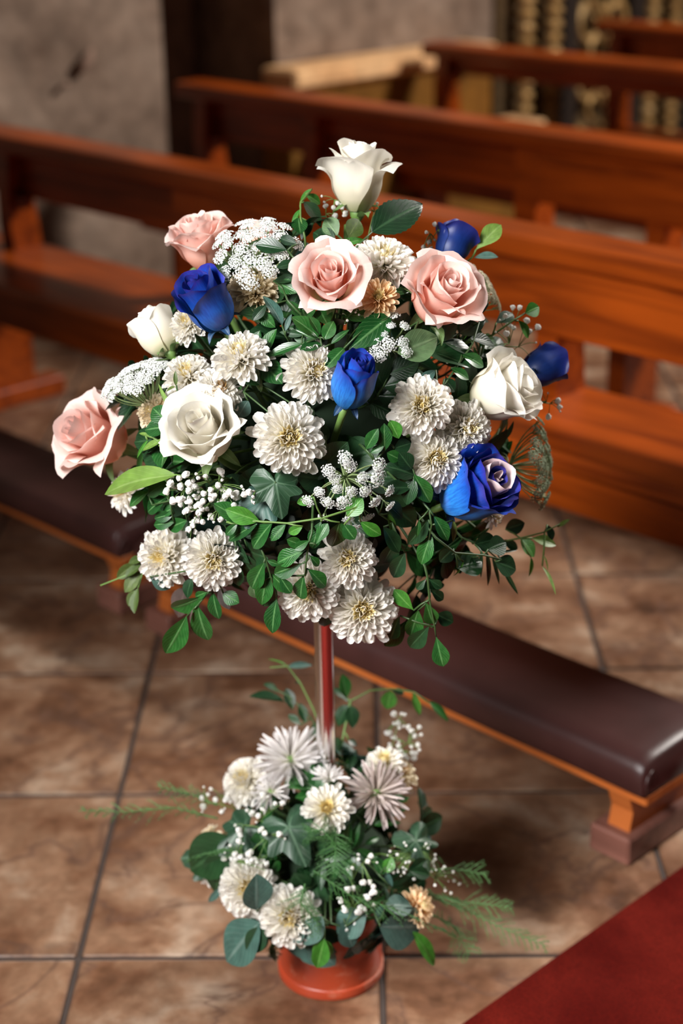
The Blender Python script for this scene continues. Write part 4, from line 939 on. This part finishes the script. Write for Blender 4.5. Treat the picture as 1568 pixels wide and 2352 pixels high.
sprig('leafy_sprig', 'dark green leaves under the lime leaf at the left', [(420, 1150), (390, 1150), (350, 1160)],
      [(341, 1130, 293, 1160, 'oval'), (384, 1141, 332, 1176, 'oval'), (384, 1110, 332, 1136, 'broad', 'leaf_dark'), (400, 1165, 372, 1180, 'round'), (400, 1180, 352, 1192, 'oval'), (430, 1195, 382, 1215, 'oval'), (400, 1200, 350, 1206, 'oval')], 1.0, group=F1)
sprig('leafy_sprig', 'small leaf pair crossing the small white chrysanthemum at left', [(330, 1110), (300, 1118), (268, 1128)], [(296, 1120, 270, 1128, 'lance')], 1.03, m='leaf_dark', group=F1)
sprig('leafy_sprig', 'grey-green leaves in the shade between the large middle chrysanthemum and the cream rose', [(560, 900), (580, 870)],
      [(575, 870, 552, 830, 'oval', 'leaf_grey'), (590, 880, 635, 850, 'oval', 'leaf_dark'), (570, 920, 545, 960, 'round', 'leaf_grey'), (600, 900, 590, 850, 'lance', 'leaf_olive'), (720, 960, 700, 935, 'broad', 'leaf_sage'), (730, 1045, 745, 1000, 'broad', 'leaf_olive')], .93, group=F1)
sprig('leafy_sprig', 'dark leaves hanging between the two lowest left chrysanthemums and the leafy sprig', [(540, 1240), (545, 1290)], [(545, 1270, 590, 1330, 'broad', 'leaf_dark'), (540, 1290, 545, 1350, 'broad', 'leaf_dark'), (440, 1330, 425, 1375, 'broad', 'leaf_dark'), (345, 1325, 392, 1355, 'oval', 'leaf_grey')], .97, group=F1)
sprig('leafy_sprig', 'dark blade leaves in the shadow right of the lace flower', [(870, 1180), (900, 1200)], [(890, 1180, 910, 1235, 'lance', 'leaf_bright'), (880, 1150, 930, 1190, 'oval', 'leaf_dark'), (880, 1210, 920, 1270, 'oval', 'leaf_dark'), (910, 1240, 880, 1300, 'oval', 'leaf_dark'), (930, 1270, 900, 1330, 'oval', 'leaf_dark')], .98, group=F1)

# ivy leaf: five pointed lobes with pale veins
def ivy(label, cx, cy, wpx, s, e, face, roll, m='ivy'):
    c = on(cx, cy, s, e); n = fdir(*face); k = wpx * pxm(c); A = frame(n, roll).to_4x4(); A.translation = c; inv = A.inverted()
    t_ = empty('ivy_leaf', label, 'leaf', A, 'ivy leaves')
    lob = [(-90, .10), (-130, .42), (-165, .46), (170, .36), (150, .52), (128, .36), (90, .66), (52, .36), (30, .52), (10, .36), (-15, .46), (-50, .42)]
    V = [(0, 0, 0)]; U = [(.5, .3)]; F = []
    N = len(lob); sub = 3
    out = []
    for i in range(N):
        a0, r0 = lob[i]; a1, r1 = lob[(i + 1) % N]
        d = ((a1 - a0 + 180) % 360) - 180
        for q in range(sub): t = q / sub; out.append((math.radians(a0 + d * t), r0 + (r1 - r0) * (t * t * (3 - 2 * t))))
    for ring in (.5, 1.0):
        for a, r in out:
            V.append((k * r * ring * math.cos(a), k * r * ring * math.sin(a), k * (.06 * math.cos(5 * a) * ring - .10 * ring * ring))); U.append((.5 + .48 * ring * abs(math.sin(2.5 * (a - PI / 2))), .3 + r * ring))
    n1 = len(out)
    for i in range(n1):
        j = (i + 1) % n1; F.append((0, 1 + i, 1 + j)); F.append((1 + i, 1 + n1 + i, 1 + n1 + j, 1 + j))
    link('blade', new_mesh('blade', V, F, M[m], True, U), t_)
    MB().tube([inv @ p for p in stem_to_core(c, n, e, .5)], .0013, 6).build('stalk', M['stem_dark'], t_, True)
ivy('dark ivy leaf with pale veins below the large middle chrysanthemum', 632, 1108, 130, 1.03, 'top', (.1, .2, .9), PI + .1)
ivy('pale grey-green ivy leaf under the dark ivy leaf', 606, 1148, 120, .99, 'top', (-.1, .4, .8), PI - .5, 'leaf_grey')
ivy('big dark ivy leaf at the top of the lower bouquet', 662, 1900, 150, .98, 'low', (0, .5, .8), PI + .4)
ivy('dark ivy leaf at the left of the lower bouquet', 560, 1900, 130, .96, 'low', (-.3, .5, .7), PI - .4)
ivy('dark pointed ivy leaf sticking out left of the lower bouquet', 490, 1965, 140, 1.0, 'low', (-.3, .6, .6), 2.0)
ivy('dark ivy leaf hanging at the right of the lower bouquet', 955, 1930, 120, .96, 'low', (.4, .4, .7), PI)
# lower bouquet foliage
sprig('leafy_sprig', 'dark leafy sprig left of the chrome pole', [(745, 1700), (715, 1650), (665, 1600), (625, 1580)],
      [(655, 1612, 574, 1592), (640, 1590, 606, 1568), (672, 1630, 658, 1580), (700, 1660, 690, 1615), (690, 1665, 662, 1640), (715, 1690, 735, 1655), (720, 1700, 690, 1690), (735, 1690, 740, 1660, 'leaf_bright', 'lance')], .98, 'low', 'leaf_dark', 'oval', group='low foliage sprigs')
sprig('leafy_sprig', 'thin bright twig with tiny leaves reaching up left of the chrome pole', [(738, 1680), (720, 1630), (690, 1570), (660, 1530), (620, 1533)], [(660, 1530, 618, 1508, 'blade', 'leaf_bright'), (690, 1570, 676, 1566, 'lance', 'leaf_dark'), (660, 1532, 718, 1524, 'lance', 'leaf_grey'), (650, 1532, 618, 1532, 'blade', 'leaf_olive')], .9, 'low', 'leaf_bright', 'lance', 'stem', group='low foliage sprigs')
sprig('leafy_sprig', 'arching sprig with green leaves right of the chrome pole', [(790, 1680), (805, 1610), (850, 1586), (900, 1582), (950, 1590), (985, 1615)],
      [(898, 1586, 888, 1630, 'round', 'leaf_bright'), (900, 1584, 928, 1592, 'oval', 'leaf_dark'), (948, 1592, 966, 1645, 'lance', 'leaf_bright'), (985, 1612, 1035, 1656, 'lance', 'leaf'), (800, 1612, 766, 1578, 'oval', 'leaf_dark'), (795, 1605, 788, 1550, 'oval', 'leaf'), (800, 1620, 770, 1668, 'broad', 'leaf_dark'), (805, 1620, 812, 1672, 'broad', 'leaf_dark'), (800, 1700, 820, 1712, 'round', 'leaf_dark')], .92, 'low', 'leaf', 'oval', 'stem', group='low foliage sprigs')
sprig('eucalyptus_sprig', 'broad teal leaf hanging at the lower left over the floor', [(600, 2120), (590, 2128)], [(596, 2118, 512, 2212, 'euc', .2), (610, 2130, 565, 2190, 'euc', 'leaf_dark')], 1.12, 'low', 'leaf_grey', 'euc', group='low foliage sprigs')
sprig('eucalyptus_sprig', 'folded grey leaf lying across the low left chrysanthemum', [(590, 2095), (588, 2085)], [(588, 2090, 592, 2012, 'round', .9)], 1.16, 'low', 'leaf_grey', 'round', group='low foliage sprigs')
sprig('eucalyptus_sprig', 'rounded teal leaves draping over the pot rim', [(760, 2120), (790, 2130)], [(740, 2105, 695, 2172, 'euc'), (790, 2110, 812, 2178, 'round'), (840, 2095, 770, 2145, 'round'), (700, 2125, 662, 2162, 'round', 'leaf_grey')], 1.10, 'low', 'leaf_grey', 'euc', group='low foliage sprigs')
sprig('eucalyptus_sprig', 'pale blue-grey leaf below the peach chrysanthemum', [(870, 2120), (880, 2140)], [(872, 2128, 975, 2132, 'round', .4), (885, 2080, 950, 2080, 'euc')], 1.12, 'low', 'leaf_grey', 'euc', group='low foliage sprigs')
sprig('leafy_sprig', 'bright green leaf pointing down at the lower right of the pot', [(930, 2130), (945, 2140)], [(948, 2140, 1008, 2222, 'lance', 'leaf_bright')], 1.10, 'low', 'leaf_bright', group='low foliage sprigs')
sprig('leafy_sprig', 'lobed bright leaf hanging in front of the orange-red pot', [(745, 2140), (745, 2160)], [(745, 2155, 728, 2228, 'oval', 'leaf_bright'), (742, 2160, 712, 2205, 'lance', 'leaf_bright'), (748, 2160, 765, 2200, 'lance', 'leaf_bright')], 1.16, 'low', group='low foliage sprigs')
sprig('leafy_sprig', 'glossy leaves at the right of the lower bouquet', [(870, 2010), (885, 1990)], [(880, 2010, 860, 1965, 'broad', 'leaf'), (885, 2005, 900, 1970, 'round', 'leaf_bright'), (900, 2040, 880, 1990, 'lance', 'leaf_grey'), (930, 2010, 985, 1975, 'oval', 'leaf_dark'), (940, 2000, 990, 2010, 'oval', 'leaf_dark')], 1.03, 'low', group='low foliage sprigs')
sprig('leafy_sprig', 'dark leaves at the far left of the lower bouquet', [(520, 1990), (500, 2000)], [(540, 1930, 424, 2005, 'broad', 'leaf_dark'), (530, 1960, 480, 2060, 'broad', 'leaf_dark'), (510, 2040, 475, 2075, 'lance', 'leaf_grey')], 1.0, 'low', 'leaf_dark', group='low foliage sprigs')
fern('feathery fern frond in the front middle of the lower bouquet', [(780, 1960, .9), (765, 1935, 1.1), (740, 1905, 1.12), (705, 1912, 1.12)], 1.1, seed=1, m='fern')
fern('fern frond running down the middle of the lower bouquet', [(770, 1900, 1.0), (770, 1960, 1.12), (765, 2010, 1.15)], 1.12, seed=2, m='fern')
fern('fern frond crossing right under the small lower buds', [(720, 2000, 1.08), (800, 2055, 1.14), (900, 2085, 1.18), (1050, 2150, 1.22)], 1.12, seed=3, m='fern', dens=40)
fern('pale fern frond reaching farthest right over the floor', [(960, 2050, 1.0), (1050, 2080, 1.2), (1150, 2130, 1.3), (1260, 2175, 1.35)], 1.1, seed=4, m='fern_pale', dens=36)
fern('pale fern frond right of the peach chrysanthemum', [(970, 2050, 1.0), (1060, 2070, 1.1), (1180, 2085, 1.2)], 1.1, seed=5, m='fern_pale', dens=30)
fern('short pale fern frond drooping right of the pot', [(970, 2090, 1.0), (1040, 2125, 1.15), (1080, 2195, 1.2)], 1.1, seed=6, m='fern_pale', dens=26)
fern('upper right fern frond level with the tiny buds', [(960, 2000, .95), (1040, 1995, 1.05), (1120, 2010, 1.1)], 1.1, seed=7, m='fern_pale', dens=18)
fern('pale fern frond reaching far left over the floor tiles', [(500, 1880, .95), (400, 1855, 1.05), (290, 1865, 1.1), (180, 1862, 1.15)], 1.1, seed=8, m='fern_pale', dens=26, wid=.022)
fern('upper fern frond on the left of the lower bouquet', [(500, 1850, .9), (440, 1825, 1.0), (360, 1805, 1.05)], 1.1, seed=9, m='fern_pale', dens=18, wid=.02)
fern('fern frond over the dark leaf at the left of the lower bouquet', [(560, 1960, 1.0), (510, 1950, 1.08), (430, 1975, 1.1)], 1.1, seed=10, m='fern', dens=22, wid=.02)
fern('fern frond among the buds over the pot rim', [(700, 2030, 1.08), (690, 2075, 1.13), (740, 2130, 1.16)], 1.1, seed=11, m='fern', dens=24)
fern('fern wisp at the left side of the orange-red pot', [(650, 2120, 1.0), (638, 2160, 1.02), (628, 2205, 1.04)], 1.0, seed=12, m='fern_pale', dens=14, wid=.012)

# ------------------------------------------------------------------ filler foliage all around both bouquets
def filler(e, cnt, s0, s1, llen, label, group, seed, zmin, mats, shapes):
    rn = random.Random(seed); c, r = ELL[e]
    for i in range(cnt):
        z = 1 - 2 * (i + .5) / cnt; z = max(zmin, min(.95, z + rn.uniform(-.05, .05))); a = i * 2.39996 + rn.uniform(-.3, .3); q = math.sqrt(max(0, 1 - z * z))
        d = Vector((q * math.cos(a), q * math.sin(a), z))
        E_ = lambda k, dd: c + Vector((dd.x * r.x, dd.y * r.y, dd.z * r.z)) * k
        tang = d.cross(Vector((rn.uniform(-1, 1), rn.uniform(-1, 1), rn.uniform(-1, .4)))).normalized()
        p0 = E_(.45, d); p2 = E_(rn.uniform(s0, s1), (d + tang * .38 + Vector((0, 0, -.10))).normalized()); pts = bez(p0, E_(s1 * .92, (d - tang * .1).normalized()), p2, 7)
        A = Matrix.Translation(p0); inv = A.inverted()
        mm = rn.choice(mats); sh = rn.choice(shapes)
        cx_ = d.dot(RT); side_ = ('high' if d.z > .33 else ('low' if d.z < -.2 else 'midway')) + (' at the back' if d.dot(FW) > .35 else (' on the left side' if cx_ < -.5 else (' on the right side' if cx_ > .5 else (' left of the front middle' if cx_ < 0 else ' right of the front middle'))))
        lb = '%s %s-leaved filler sprig, %s of %s' % ({'leaf_dark': 'dark green', 'leaf': 'glossy green', 'leaf_grey': 'blue-grey'}[mm], {'rose': 'serrate', 'lance': 'narrow', 'obovate': 'spoon'}.get(sh, sh), side_, label)
        t_ = empty('leafy_sprig', lb, 'foliage', A, group)
        MB().tube([inv @ p for p in pts], [.0018 * (1.1 - .08 * k) for k in range(8)], 5).build('stem', M['stem_dark'], t_, True)
        for k in range(2, 8):
            for sd in ((-1, 1) if k < 7 else (0,)):
                if rn.random() < .12: continue
                p = pts[k]; dd = (pts[min(k, 7)] - pts[k - 1]).normalized(); out = (p - c).normalized()
                side = dd.cross(out).normalized(); L = llen * rn.uniform(.75, 1.2) * (.8 if k == 7 else 1)
                ld = (dd * .7 + side * sd * .9 + out * rn.uniform(-.1, .45)).normalized()
                nn = (out + Vector((rn.uniform(-.4, .4), rn.uniform(-.4, .4), rn.uniform(0, .4)))).normalized()
                put_leaf(t_, inv, p, p + ld * L, sh, mm, nn)
filler('top', 84, .80, .97, .046, 'the upper bouquet', 'filler foliage of the upper bouquet', 3, -.62,
       ['leaf_dark', 'leaf_dark', 'leaf', 'leaf_dark', 'leaf_dark', 'leaf', 'leaf_dark', 'leaf', 'leaf_dark', 'leaf_grey'], ['oval', 'obovate', 'round', 'broad', 'rose'])
filler('low', 40, .72, .97, .040, 'the lower bouquet', 'filler foliage of the lower bouquet', 5, -.45,
       ['leaf_dark', 'leaf_dark', 'leaf', 'leaf_dark', 'leaf_grey'], ['oval', 'round', 'broad', 'lance'])
